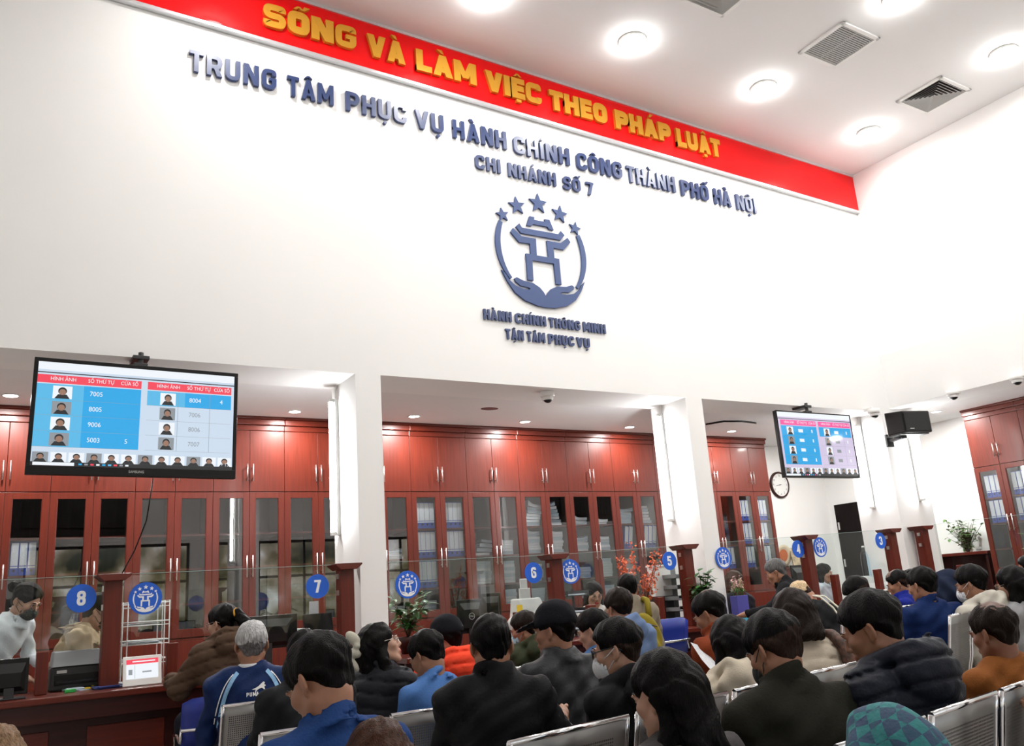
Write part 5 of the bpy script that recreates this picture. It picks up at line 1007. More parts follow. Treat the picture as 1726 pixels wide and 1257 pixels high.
def person(key, px, py, H, d, label, yaw=0.0, hy=0.0, pitch=8.0, roll=0.0, lean=6.0, hair='short', hcol='black', skin='a', top=None, tstyle='jacket', collar='stand', rough=0.8, feats=True, mask=None, specs=None, arms=None, stand=False, wide=1.0,
           fade=False, bald=0.0, hands=False, lips=None, extra=None, neck=1.0, hairt=0.0145, trousers=None, scale=None, ear=0):
    s = scale or H * d / (FPX * 0.25); s = min(1.2, max(0.78, s)); P = at_d(px, py, d); yw = yaw * D2R
    q = 1.0 if d < 4.2 else (1.5 if d < 6.5 else 1.9)
    L = lean * D2R; N = np.array([0, math.sin(L) * .52, math.cos(L) * .52]); nl = L * 0.7 + pitch * D2R * 0.35
    hc = N + rx(-nl) @ np.array([0, 0.012, 0.152 * neck]); Rh = rz_(hy * D2R) @ rx(-pitch * D2R) @ ry(roll * D2R)
    W = lambda v: hc + Rh @ A3(v)
    off = rz_(yw) @ (hc * s); base = P - off; hz = base[2]; fl = -hz / s          # hz: hip height in the world; fl: floor in body units
    # ---------------- joints
    sh = {}; el = {}; wr = {}
    RL = rx(-L)
    for sd in (-1, 1):
        S0 = N + RL @ np.array([sd * .165 * wide, -0.005, -.055]); sh[sd] = S0
        a = (arms or {}).get(sd)
        if a: el[sd], wr[sd] = A3(a[0]), A3(a[1])
        else: el[sd] = S0 + np.array([sd * .055, .07, -.265]); wr[sd] = el[sd] + np.array([-sd * .1, .225, 0.03])
    knee = {sd: np.array([sd * .11, .43, .02]) if not stand else np.array([sd * .09, .03, fl * .5]) for sd in (-1, 1)}
    ank = {sd: np.array([sd * .12, .44, fl + .09]) if not stand else np.array([sd * .1, -.02, fl + .09]) for sd in (-1, 1)}
    # ---------------- body: one continuous surface
    pts = [hc] + list(el.values()) + list(wr.values()) + list(knee.values()) + list(ank.values()) + [np.zeros(3)]
    lo = np.min(pts, 0) - .22; hi = np.max(pts, 0) + .24; lo[2] = fl - 0.01
    fine = [(hc - .145, hc + .15)] + ([(wr[sd] - .11, wr[sd] + .12) for sd in (-1, 1)] if hands else [])
    B = Field(lo, hi, fine, 0.0048 * q, 0.019 if not hands else 0.014)
    fat = 1.0 + 0.0 * wide
    E = lambda c, r, k=.015, M=None: B.add(ELL(W(c), A3(r), Rh if M is None else Rh @ M), k)
    C = lambda a, b, ra, rb=None, k=.012: B.add(CAP(W(a), W(b), ra, rb), k)
    E((0, -.014, .03), (.075, .094, .083), 0); E((0, .03, -.035), (.062, .062, .078), .03)
    for sd in (-1, 1):
        C((sd * .054, -.005, -.055), (sd * .026, .062, -.098), .019, .017, .03); E((sd * .042, .058, -.022), (.024, .024, .022), .02)
        B.cut(ELL(W((sd * .031, .098, .006)), A3((.018, .014, .011)), Rh), .012)
        E((sd * .031, .08, .004), (.0145, .0125, .0115), .004); E((sd * .032, .0885, .019), (.02, .008, .006), .01)
        E((sd * .081, -.014, -.006), (.0075, .019, .033), .006, rz_(sd * .5) @ rx(-.15)); E((sd * .077, -.006, -.033), (.007, .01, .012), .006)
        B.cut(ELL(W((sd * .0905, -.008, -.001)), A3((.007, .010, .019)), Rh), .005)
        E((sd * .011, .094, -.036), (.0085, .011, .0075), .006)
    C((0, .09, .012), (0, .106, -.026), .0075, .0105, .012); E((0, .105, -.03), (.0115, .011, .009), .006)
    E((0, .088, -.064), (.027, .012, .017), .012); E((0, .0965, -.059), (.022, .007, .0052), .003); E((0, .0955, -.069), (.019, .0075, .0058), .003); E((0, .072, -.1), (.021, .019, .016), .02)
    B.add(CAP(W((0, -.025, -.06)), N + RL @ A3((0, -.004, -.01)), .052, .05), .03); B.add(CAP(W((0, .0, -.085)), N + RL @ A3((0, .03, -.03)), .035, .04), .03)
    B.add(CAP(sh[-1] * .9 + N * .1 + A3((0, .01, -.02)), sh[1] * .9 + N * .1 + A3((0, .01, -.02)), .04), .03); B.add(ELL(N * .66, (.13 * wide, .08, .18), RL), .03); B.add(ELL(N * .25, (.125 * wide, .09, .17), RL), .04); B.add(ELL((0, 0, .0), (.145 * wide, .1, .1)), .04)
    for sd in (-1, 1):
        B.add(CAP(sh[sd], el[sd], .04, .034), .02); B.add(CAP(el[sd], wr[sd], .034, .026), .02)
        B.add(CAP((sd * .09, .0, -.01), knee[sd], .08, .056), .04); B.add(CAP(knee[sd], ank[sd], .055, .036), .02); B.add(CAP(ank[sd], ank[sd] + A3((0, .13, -.05)), .036, .03), .02)
        f = wr[sd] - el[sd]; f /= np.linalg.norm(f); up = A3((0, 0, 1)) - f * f[2]; up = up / max(1e-6, np.linalg.norm(up)); si = np.cross(f, up); Mh = np.stack([si, f, up], 1)
        Hh = lambda v: wr[sd] + Mh @ A3(v)
        fr = .0095 if hands else .013; B.add(ELL(Hh((0, .05, 0)), (.036, .045, .015), Mh), .012); B.add(CAP(wr[sd], Hh((0, .03, 0)), .026, .024), .015)
        cu = (arms or {}).get('curl', .6)
        for k, (x, ln) in enumerate(((-.028, .062), (-.0095, .073), (.0095, .069), (.028, .054))):
            a0 = Hh((x, .085, 0)); a1 = Hh((x * 1.1, .085 + ln * .5 * math.cos(cu * .5), -ln * .5 * math.sin(cu * .5))); a2 = Hh((x * 1.05, .085 + ln * .5 * (math.cos(cu * .5) + math.cos(cu * 1.6)), -ln * .5 * (math.sin(cu * .5) + math.sin(cu * 1.6))))
            B.add(CAP(a0, a1, fr, fr * .95), .005 if k == 0 else .003); B.add(CAP(a1, a2, fr * .92, fr * .8), .003)
        t0 = Hh((-sd * .028, .03, -.003)); tx = -sd; t1 = Hh((tx * .05, .055, -.012)); t2 = Hh((tx * .05, .085, -.022)); B.add(CAP(t0, t1, .012, .0105), .008); B.add(CAP(t1, t2, .0105, .008), .003)
    V, Q = B.mesh(); ctr = (V[Q].mean(1) - hc) @ Rh
    mi = ((np.abs(ctr[:, 0]) < .021) & (ctr[:, 1] > .0925) & (ctr[:, 2] < -.0545) & (ctr[:, 2] > -.0745)).astype(int)
    TR = lambda V: V * s + A3((0, 0, hz))
    ob = np_mesh('person', TR(V), Q, [SKIN[skin], M_LIPR if lips else M_LIP], None, mi); ob.location = (base[0], base[1], 0); ob.rotation_euler = (0, 0, yw); tag(ob, label, 'person')
    # ---------------- face
    def sub(nm, m, mats): 
        m.v = [tuple(TR((hc + Rh @ A3(p))[None])[0]) for p in m.v]; return m.build(nm, mats, ob)
    if feats:
        for sd in (-1, 1):
            m = MB(); m.ell((sd * .031, .0805, .004), (.0135, .0128, .0095), 0, 14, 10); m.ell((sd * .031, .0895, .003), (.0058, .0045, .0058), 1, 12, 8); sub('eye', m, [M_EYEW, M_IRIS])
            m = MB(); m.tube([(sd * .0145, .0885, .004), (sd * .024, .0935, .0085), (sd * .034, .0925, .0088), (sd * .046, .083, .004)], [.0012, .0022, .0022, .0013], 6); sub('eyelash', m, [M_IRIS])
            m = MB(); m.tube([(sd * .014, .0945, .021), (sd * .026, .0965, .026), (sd * .038, .091, .026), (sd * .05, .079, .02)], [.002, .0036, .0032, .0012], 6); sub('eyebrow', m, [HAIR['brown' if hcol != 'grey' else 'salt']])
    # ---------------- hair
    if hair:
        t = hairt; G = Field((-.17, -.24, -.5 if hair in ('long', 'longtied') else -.2), (.17, .18, .17), [], .0052 * q, .0052 * q)
        G.add(ELL((0, -.014, .034), (.0755 + t * .75, .095 + t * .9, .084 + t)), 0)
        if hair in ('short', 'bun', 'pony', 'cap', 'bob'):
            G.add(ELL((0, -.034, -.03), (.062 + t * .25, .055 + t * .4, .06)), .015)
            G.cut(ELL((0, .16, -.03), (.2, .118, .115)), .012)                                     # face opening
            for sd in (-1, 1): G.cut(ELL((sd * .1, .012, -.035), (.055, .046, .048)), .01)          # around the ears
            G.cut(ELL((0, -.03, -.15), (.2, .2, .08)), .008)
            if hair in ('short', 'cap'): G.disp(lambda X, Y, Z: -np.clip((.045 - Z) / .1, 0, 1) * (t * .42) + 0 * X + 0 * Y)
        if hair in ('long', 'bob', 'longtied'):
            if hair != 'bob': G.cut(ELL((0, .165, -.035), (.085, .12, .125)), .015)
            e = -.34 if hair == 'long' else (-.12 if hair == 'bob' else -.3)
            for sd in (-1, 1):
                G.add(CAP((sd * .068, -.015, .03), (sd * .083, -.012, e * .55), .03, .034), .03); G.add(CAP((sd * .083, -.012, e * .55), (sd * .07, -.03, e), .034, .02), .03); G.add(CAP((sd * .035, -.085, 0), (sd * .045, -.11, e), .042, .03), .04)
            G.add(CAP((0, -.09, 0), (0, -.115, e), .045, .03), .04); G.cut(ELL((0, .04, -.12), (.062, .09, .13)), .02)
        if ear: G.cut(ELL((ear * .1, .04, -.05), (.06, .062, .08)), .03)
        if hair == 'longtied': G.add(ELL((0, -.115, .02), (.05, .045, .05)), .02)
        if hair == 'bun': G.add(ELL((.01, -.135, .045), (.05, .045, .048)), .012)
        if hair == 'pony':
            G.add(ELL((0, -.125, .03), (.035, .035, .035)), .02); G.add(CAP((0, -.14, .03), (0, -.19, -.06), .034, .038), .02); G.add(CAP((0, -.19, -.06), (0, -.175, -.2), .036, .015), .02)
        if hair == 'bob': G.add(ELL((0, .068, .058), (.058, .028, .03)), .02)
        G.disp(lambda X, Y, Z: .0035 * np.sin(95 * X + 3 * np.sin(38 * Z)) * np.sin(70 * Y + 40 * X * 1.0) + .002 * np.sin(210 * X + 120 * Y + 5 * np.sin(30 * Z)) + .0025 * np.sin(40 * X - 55 * Z + 30 * Y))
        V, Q = G.mesh(); c = V[Q].mean(1); mi = np.zeros(len(Q), int)
        if fade: mi = ((c[:, 2] + .25 * np.maximum(0, c[:, 1] + .02) + .006 * np.sin(90 * c[:, 0] + 60 * c[:, 1]) + .004 * np.sin(260 * c[:, 0] + 190 * c[:, 1] + 90 * c[:, 2]) < (.012 if fade is True else fade)) ).astype(int)
        if bald: mi = np.where((c[:, 2] > .085 - .0) & (np.hypot(c[:, 0], c[:, 1] + (.045 if bald < .9 else -.03)) < .06 * bald + .008 * np.sin(300 * c[:, 0] + 200 * c[:, 1])), 2, mi)
        np_mesh('hair', TR(hc + V @ Rh.T), Q, [HAIR[hcol], HAIR['gfade' if hcol in ('grey', 'salt') else 'fade'], HAIR['scalp']], ob, mi)
        if hair == 'cap':
            G = Field((-.15, -.17, -.05), (.15, .26, .19), [], .006 * q, .006 * q); G.add(ELL((0, -.012, .04), (.09, .113, .1)), 0); G.add(ELL((0, -.012, .085), (.07, .09, .06)), .02); G.cut(ELL((0, .0, -.1), (.3, .3, .128)), .006); G.add(ELL((0, .128, .042), (.072, .088, .0075), rx(-.25)), .01)
            G.disp(lambda X, Y, Z: .001 * np.sin(90 * X + 60 * Z)); V, Q = G.mesh(); np_mesh('cap', TR(hc + V @ Rh.T), Q, [cloth((0.009, 0.009, 0.012))], ob)
    # ---------------- mask, spectacles
    if mask:
        G = Field((-.1, -.03, -.14), (.1, .15, .03), [], .005 * q, .005 * q); mm = {'white': M_MASKW, 'black': M_MASKK, 'blue': M_MASKB}[mask]
        G.add(ELL((0, .045, -.058), (.066, .079, .066)), 0); G.cut(ELL((0, .0, -.02), (.2, .045, .2)), .004); G.cut(ELL((0, .06, .055), (.2, .2, .065)), .004); G.cut(ELL((0, .04, -.052), (.062, .074, .062)), .002)
        V, Q = G.mesh(); mo = np_mesh('face_mask', TR(hc + V @ Rh.T), Q, [mm], ob)
        for sd in (-1, 1):
            m = MB(); m.tube([(sd * .058, .062, -.03), (sd * .078, .02, -.012), (sd * .086, -.02, .012), (sd * .08, -.034, -.01), (sd * .078, .01, -.045), (sd * .05, .058, -.085)], .0018, 6)
            m.v = [tuple(TR((hc + Rh @ A3(p))[None])[0]) for p in m.v]; m.build('ear_loop', [mm], mo)
    if specs:
        fr = M_GLASSF if specs == 'black' else M_GLASSM; w = .0028 if specs == 'black' else .0014; m = MB(); ln = MB()
        for sd in (-1, 1):
            ring = [(sd * (.033 + .0235 * math.cos(a)), .106 - .012 * abs(math.cos(a) * .5 + .5) ** 2, .002 + .0185 * math.sin(a)) for a in [k * math.pi / 10 for k in range(20)]]
            m.tube(ring, w, 6, closed=True); ln.add(ring, [tuple(range(20))]); m.tube([(sd * .0565, .095, .006), (sd * .083, .03, .012), (sd * .084, -.02, .012), (sd * .08, -.045, -.008)], w, 6)
        m.tube([(-.01, .108, .004), (0, .112, .006), (.01, .108, .004)], w, 6); go = sub('spectacles', m, [fr]); ln.v = [tuple(TR((hc + Rh @ A3(p))[None])[0]) for p in ln.v]; ln.build('lens', [M_LENS], go)
    # ---------------- clothes
    vq = .0088 * (1.0 if d < 4.2 else 1.5)
    lo2 = lo.copy(); hi2 = hi.copy(); lo2[2] = -.2; J = Field(lo2, hi2, [], vq, vq); T = {'jacket': .0, 'shirt': -.012, 'puffer': .022, 'hoodie': .008, 'coat': .01}[tstyle]
    J.add(ELL(N * .7, (.178 * wide + T, .122 + T, .215), RL), 0); J.add(ELL(N * .25, (.168 * wide + T, .128 + T, .2), RL), .05); J.add(ELL((0, .0, -.02), (.18 * wide + T, .135 + T, .12)), .05)
    J.add(CAP(sh[-1] + A3((0, 0, -.005)), sh[1] + A3((0, 0, -.005)), .062 + T * .7), .06)
    for sd in (-1, 1):
        J.add(CAP(N + RL @ A3((sd * .04, -.014, .0)), sh[sd] + A3((0, 0, .0)), .05, .058 + T * .5), .04); J.add(CAP(sh[sd], el[sd], .06 + T * .9, .052 + T * .8), .035); f = wr[sd] - el[sd]; J.add(CAP(el[sd], el[sd] + f * .86, .052 + T * .8, .041 + T * .6), .03)
    nk = (hc - N) / np.linalg.norm(hc - N); ph = rnd.uniform(0, 6); c0 = N + RL @ A3((0, .004, -.012))
    if collar == 'stand': J.add(RING(c0 - nk * .01, c0 + nk * .085, .086, .074, .0075), .008)
    elif collar == 'shirt': J.add(RING(c0, c0 + nk * .075, .078, .066, .004), .01); J.add(RING(c0 + nk * .004, c0 + nk * .07, .105, .073, .005), .004)
    elif collar == 'crew': J.add(RING(c0, c0 + nk * .04, .08, .071, .009), .012)
    elif collar == 'hood':
        hd = c0 + RL @ A3((0, -.02, .015)); J.add(RING(c0, c0 + nk * .06, .09, .084, .012), .015); J.add(ELL(hd + RL @ A3((0, -.105, -.02)), (.135, .07, .105), RL), .008)
        for sd in (-1, 1): J.add(CAP(hd + RL @ A3((sd * .115, .02, .02)), hd + RL @ A3((sd * .06, -.11, .055)), .036, .034), .012)
    elif collar == 'ruffle':
        J.add(RING(c0 - nk * .035, c0 + nk * .03, .175, .08, .007), .006)
    if tstyle == 'puffer': J.disp(lambda X, Y, Z: .006 - .015 * np.exp(-(np.sin((Z + .25 * Y + .08 * np.abs(X) + .006 * np.sin(14 * X + ph)) * math.pi / .072 + ph) / .3) ** 2) + .002 * np.sin(90 * X + 3 * np.sin(50 * Z)) * np.sin(40 * Z + 70 * Y))
    else:
        am = .0055 if tstyle != 'shirt' else .004; J.disp(lambda X, Y, Z: am * (np.sin(26 * Z + 22 * X + 2.2 * np.sin(11 * X + ph) + ph) + .9 * np.sin(-38 * X + 30 * Z + 20 * Y + 2 * np.sin(17 * Z + ph)) + .6 * np.sin(70 * Z - 45 * X + 3 * np.sin(25 * Y + ph))))
    if collar == 'ruffle': J.disp(lambda X, Y, Z: .006 * np.sin(30 * np.arctan2(X, Y)) * (Z > c0[2] - .05))
    if collar == 'hood': J.cut(CAP(c0 + nk * .03 + RL @ A3((0, .02, 0)), c0 + nk * .2, .064, .085), .008)
    else: J.cut(CAP(c0 + nk * .085 + A3((0, .006, 0)), c0 + nk * .24, .052, .066), .005)
    V, Q = J.mesh(); nm = {'jacket': 'jacket', 'shirt': 'shirt', 'puffer': 'padded_jacket', 'hoodie': 'hoodie', 'coat': 'coat'}[tstyle]
    jo = np_mesh(nm, TR(V), Q, [cloth(top, rough)], ob)
    lo3 = lo.copy(); hi3 = hi.copy(); hi3[2] = .16; vt = .022; G = Field(lo3, hi3, [], vt, vt); G.add(ELL((0, 0, -.01), (.172 * wide, .13, .12)), 0)
    for sd in (-1, 1): G.add(CAP((sd * .09, 0, -.01), knee[sd], .095, .075), .04); G.add(CAP(knee[sd], ank[sd] + A3((0, 0, .02)), .074, .06), .03)
    V, Q = G.mesh(); np_mesh('trousers', TR(V), Q, [trousers or M_TROUS], ob)
    for sd in (-1, 1):
        m = MB(); m.ell((ank[sd][0], ank[sd][1] + .07, fl + .05), (.052, .14, .05), 0, 14, 8); m.v = [tuple(TR(A3(p)[None])[0]) for p in m.v]; m.build('shoe', [M_SHOE], ob)
    PEOPLE[key] = dict(ob=ob, jo=jo, W=W, TR=TR, N=N, RL=RL, c0=c0, nk=nk, hc=hc, Rh=Rh, wr=wr, el=el, s=s, base=base, yw=yw, hz=hz)
    return ob

# ================================================================ BENCHES
def bench(x, y, yaw, n, w, zt_, labels):
    """row of perforated steel seats on a beam; (x, y) is the left end of the back's top edge, the row faces local +y."""
    rt = empty('waiting_bench', (x, y, 0), yaw * D2R, labels, 'bench', 'perforated steel waiting benches'); zs = zt_ - 0.47; T = n * w
    def sheet(prof, x0, x1, th=0.004):
        m = MB(); k = len(prof); V = []
        for xx in (x0, x1):
            V += [(xx, a, b) for a, b in prof]
        m.add(V, [(i, k + i, k + i + 1, i + 1) for i in range(k - 1)], 0, True)
        al = [0.0]
        for q in range(1, k): al.append(al[-1] + math.hypot(prof[q][0] - prof[q - 1][0], prof[q][1] - prof[q - 1][1]))
        m.uv = [(0.0, t) for t in al] + [(x1 - x0, t) for t in al]; return m
    for i in range(n):
        x0, x1 = i * w + 0.03, (i + 1) * w - 0.03
        bp = [(0.0, zt_), (0.012, zt_ - .06), (0.035, zt_ - .18), (0.055, zt_ - .30), (0.085, zt_ - .40), (0.125, zs + .035)]
        b = sheet(bp, x0, x1).build('backrest', M_PERF, rt); so = b.modifiers.new('thick', 'SOLIDIFY'); so.thickness = 0.005
        MB().tube([(x0 - .004, 0.0, zt_), (x1 + .004, 0.0, zt_)], 0.0095, 10).build('top_rail', M_CHROME, rt)
        sp = [(0.125, zs + .035), (0.16, zs + .01), (0.3, zs - .005), (0.48, zs + .02), (0.56, zs + .03), (0.585, zs + .01), (0.59, zs - .03)]
        b = sheet(sp, x0, x1).build('seat_pan', M_PERF, rt); so = b.modifiers.new('thick', 'SOLIDIFY'); so.thickness = 0.005
        for xx in (x0, x1): MB().tube([(xx, a, b_) for a, b_ in bp + sp[1:-1]], 0.0105, 8).build('side_frame', M_CHROME, rt)
    for i in range(n + 1):
        xx = i * w; m = MB(); m.tube([(xx, .1, zs - .02), (xx, .09, zs + .12), (xx, .12, zs + .19), (xx, .2, zs + .205), (xx, .38, zs + .2), (xx, .44, zs + .17), (xx, .45, zs + .1), (xx, .4, zs - .02)], 0.013, 8); m.build('armrest', M_BLACK, rt)
    box('beam', M_DKGREY, 0.0, T, 0.27, 0.33, zs - 0.1, zs - 0.03, rt)
    for xx in (w * .5, T - w * .5) if n > 1 else (w * .5,):
        m = MB(); m.tube([(xx, .3, zs - .06), (xx, .3, .06)], 0.028, 10); m.tube([(xx, .0, .018), (xx, .05, .045), (xx, .3, .07), (xx, .55, .045), (xx, .6, .018)], 0.018, 10); m.build('leg', M_CHROME, rt)
    return rt
bench(1.14, -1.94, 4.5, 4, 0.56, 0.91, 'perforated steel bench with the grey-haired man in its left seat'); bench(0.98, -3.28, 1.5, 3, 0.57, 0.91, 'perforated steel bench with the man in light blue in its middle seat')
bench(3.0, -3.34, 12, 2, 0.56, 0.95, 'perforated steel bench behind the man in the rust jacket'); bench(1.37, -4.59, 12.7, 4, 0.615, 0.95, 'long perforated steel bench behind the man in black holding a phone')
bench(1.86, -5.39, 11.3, 3, 0.57, 0.95, 'nearest perforated steel bench at lower right, behind the man in the puffer jacket'); bench(5.55, -3.34, 17, 4, 0.53, 1.04, 'perforated steel bench behind the masked man in the pale hoodie')
bench(4.96, -2.95, 17, 1, 0.55, 1.08, 'single steel seat behind the person with pale bowed hair'); bench(6.7, -2.14, 18.5, 5, 0.6, 1.05, 'farthest perforated steel bench, in front of window three')

# ================================================================ THE PEOPLE
K, NVY = (0.009, 0.009, 0.010), (0.010, 0.022, 0.075)
person('c1', 424, 1086, 76, 5.0, 'grey-haired man seen from behind in a navy track jacket with pale stripes', -12, 0, 4, hcol='grey', fade=.004, top=(0.008, 0.022, 0.085), wide=1.08, feats=True, rough=.6, collar='crew')
person('c2', 513, 1106, 84, 4.05, 'dark-haired person in a black coat half hidden behind the nearest man in blue', 0, 0, 12, top=(0.015, 0.016, 0.018), tstyle='coat', wide=1.05)
person('c3', 540, 1146, 150, 2.35, 'near man in a dark blue shirt bowing his head onto his hand, at lower left', 8, 18, 32, lean=14, top=(0.014, 0.045, 0.16), tstyle='shirt', collar='shirt', hands=True, arms={-1: ((-.15, .36, .18), (-.05, .30, .40)), 1: ((.23, .25, .2), (.05, .42, .16)), 'curl': 1.1})
person('c4', 640, 1088, 76, 5.2, 'woman with a pale hair bow and round glasses looking up to the right', -62, -42, -16, roll=-6, hair='longtied', skin='b', top=(0.016, 0.017, 0.022), tstyle='puffer', rough=.5, specs='thin', lips=True)
person('c5', 720, 1104, 80, 4.2, 'man in a light blue shirt looking down, seen from behind', 8, 14, 28, lean=14, top=(0.07, 0.17, 0.42), tstyle='shirt', collar='shirt')
person('c6', 828, 1088, 100, 3.3, 'man in a black jacket with short black hair holding a phone, seen from behind', -26, 2, 10, top=K, wide=1.12, collar='stand', hands=True, arms={1: ((.29, .1, .24), (.30, .27, .33)), -1: ((-.24, .12, .2), (-.12, .34, .2)), 'curl': .9}, rough=.65)
person('c7', 935, 1062, 86, 4.35, 'man in a black baseball cap and dark grey jacket facing left', 5, 24, 6, hair='cap', top=(0.03, 0.031, 0.034), rough=.45, wide=1.12, collar='shirt')
person('c8', 1000, 1062, 66, 5.4, 'young man in blue with thick black hair looking down to the left', 10, 20, 18, skin='b', top=(0.05, 0.11, 0.24), tstyle='shirt', collar='crew', hairt=.02)
person('c9', 1040, 1094, 100, 3.5, 'man with black-framed glasses and a white face mask in a black jacket', 14, 23, 10, hcol='black', fade=.02, specs='black', mask='white', top=(0.011, 0.011, 0.013), collar='hood', wide=1.05, skin='b')
person('c10', 1122, 1172, 140, 2.5, 'near woman with long black hair and one bare ear, at bottom centre', 0, 12, 12, hair='long', ear=-1, top=(0.06, 0.055, 0.055), tstyle='coat', collar='crew', skin='b', hairt=.02)
person('c11', 1197, 1034, 72, 4.95, 'man with a thinning crown in a rust jacket reading a paper', 6, 14, 26, lean=12, bald=.55, top=(0.20, 0.04, 0.014), collar='stand')
person('c12', 1233, 1086, 88, 4.15, 'woman with long black hair over a cream hoodie, seen from behind', -24, 6, 16, hair='long', top=(0.60, 0.53, 0.42), tstyle='hoodie', collar='hood', skin='b', hairt=.02)
person('c13', 1305, 1094, 120, 2.95, 'man in a dark olive jacket with faded sides and a black face mask', -14, 16, 24, lean=12, fade=.03, mask='black', top=(0.017, 0.017, 0.012), wide=1.18, hairt=.02)
person('c14', 1338, 1040, 86, 4.6, 'person with dark hair in a cream padded jacket with a patterned strap', -22, 0, 20, hair='bob', hcol='brown', top=(0.58, 0.5, 0.4), tstyle='puffer', collar='crew', hairt=.022)
person('c15', 1470, 1060, 124, 3.12, 'near man in a black padded jacket with a hood looking down to the left', 2, 20, 22, lean=14, fade=.0, skin='a', top=(0.012, 0.014, 0.022), tstyle='puffer', collar='hood', rough=.5, wide=1.06)
person('c16', 1676, 1066, 94, 3.75, 'man with thinning brown hair in a brown jacket at the right edge', -14, 8, 12, hcol='brown', bald=.85, skin='c', top=(0.22, 0.075, 0.018), collar='crew', wide=1.05)
person('c18', 637, 1298, 160, 2.0, 'person cut by the bottom edge, only the crown of brown hair visible', -22, 0, 8, hcol='auburn', top=(0.03, 0.03, 0.035), hair='bob', feats=False)
person('c19', -22, 1312, 165, 1.95, 'person cut by the bottom left corner with light brown hair', 0, 0, 8, hcol='tan', top=(0.1, 0.09, 0.08), hair='bob', feats=False)
person('c17', 1512, 1296, 170, 1.85, 'near person with a teal plaid hood, cut by the bottom edge', -40, 0, 10, hair=None, top=(0.03, 0.15, 0.15), tstyle='hoodie', collar='crew', feats=False)
person('c20', 1880, 1090, 110, 2.95, 'person cut by the right edge, only a hand on the bench back visible', -20, 0, 8, top=(0.03, 0.03, 0.035), hands=True, arms={-1: ((-.3, .05, .27), (-.26, .24, .42)), 1: ((.2, .2, .2), (.1, .4, .2))})
person('b1', 375, 1050, 62, 5.75, 'woman with a ponytail and green hair clip in a brown padded coat at the counter', 16, 20, 12, hair='pony', skin='b', top=(0.085, 0.052, 0.034), tstyle='puffer', collar='hood', specs='thin', lean=14, arms={-1: ((-.26, .24, .26), (-.2, .48, .3)), 1: ((.24, .2, .26), (.08, .45, .28))})
person('b2', 752, 1076, 68, 5.75, 'person in a black cap and bright orange padded jacket', 8, 24, 10, hair='cap', top=(0.88, 0.07, 0.03), tstyle='puffer', collar='hood')
person('b3', 884, 1060, 58, 6.15, 'person in a dark green hooded jacket and blue mask behind the capped man', 12, 24, 16, hcol='brown', mask='blue', top=(0.035, 0.042, 0.022), tstyle='hoodie', collar='hood', lean=12)
person('b4', 1058, 992, 48, 7.4, 'person in a khaki jacket wearing a yellow-green backpack at window five', -24, 6, 12, top=(0.22, 0.185, 0.14), lean=12, wide=1.05)
person('b5', 1043, 1024, 60, 6.2, 'dark-haired person in a grey-blue hooded top, left of the backpack', -16, 14, 10, hair='short', hcol='brown', top=(0.13, 0.19, 0.33), tstyle='hoodie', collar='hood', hairt=.024)
person('b6', 1308, 964, 43, 8.5, 'older man with salt-and-pepper hair in a black jacket leaning to window four', 28, 6, 22, hcol='salt', lean=26, top=(0.012, 0.012, 0.014), hands=True, arms={-1: ((-.24, .32, .26), (-.16, .62, .22)), 1: ((.24, .32, .24), (.1, .5, .2))})
person('b7', 1352, 1003, 46, 7.6, 'person with pale blond hair bowed down in a black hooded top with white cords', 0, 25, 58, hcol='blond', lean=30, top=K, tstyle='hoodie', collar='crew', fade=-.02, wide=1.1)
person('b8', 1447, 1000, 52, 7.0, 'man with spiky black hair bowing his head in front of tall post three', 4, 18, 40, fade=.01, lean=20, top=(0.015, 0.015, 0.018), skin='b', hairt=.024)
person('b9', 1514, 984, 45, 8.0, 'man with a receding hairline in a bright blue jacket facing left', 20, 10, 18, fade=.03, bald=.95, top=(0.010, 0.018, 0.19), lean=12)
person('b10', 1555, 986, 60, 6.45, 'man in a navy jacket with short black hair, right of the man in bright blue', -18, 12, 10, top=(0.007, 0.02, 0.085), wide=1.1, hairt=.014)
person('b9b', 1537, 982, 44, 8.5, 'woman in glasses and a pink jacket behind the man in navy', 20, 10, 8, skin='b', specs='thin', top=(0.6, 0.08, 0.13), hair='longtied')
person('b11', 1598, 992, 50, 7.6, 'person with a dark navy hood pulled up, between the navy jacket and the mask', -10, 0, 15, hair=None, top=(0.012, 0.018, 0.04), tstyle='puffer', collar='crew', feats=False)
person('b12', 1637, 984, 60, 6.4, 'man in a white face mask and pale hoodie on the right benches', -4, 16, 12, mask='white', top=(0.50, 0.47, 0.41), tstyle='hoodie', collar='hood', hairt=.02)
person('b13', 1708, 986, 62, 6.3, 'woman with long black hair and glasses in a grey coat at the right edge', -8, 16, 8, hair='long', specs='thin', top=(0.25, 0.25, 0.26), tstyle='coat', collar='crew', skin='b')
person('b14', 1735, 958, 44, 8.8, 'person cut by the right edge behind the woman with glasses', 10, 20, 5, top=(0.05, 0.05, 0.06))
person('a1', 45, 1012, 58, 6.3, 'standing clerk in a white shirt and dark mask bending over the desk at window eight', -128, -5, 30, hair='bun', skin='b', mask='black', top=(0.66, 0.70, 0.74), tstyle='shirt', collar='shirt', stand=True, lean=28, hands=True, arms={-1: ((-.22, .22, .2), (-.1, .42, .12)), 1: ((.2, .2, .18), (.1, .42, .06))})
person('a2', 165, 1030, 58, 6.6, 'clerk in a beige coat with a ruffled collar behind disc eight, facing right', -98, 0, 22, hair='pony', skin='b', top=(0.50, 0.38, 0.25), tstyle='coat', collar='ruffle', lean=24, stand=True, mask='black')
person('a3', 1001, 1001, 41, 8.9, 'seated clerk with glasses in a white blouse between discs six and five', 168, -4, 18, hair='longtied', skin='b', specs='thin', top=(0.68, 0.66, 0.62), tstyle='shirt', collar='crew', lips=True)
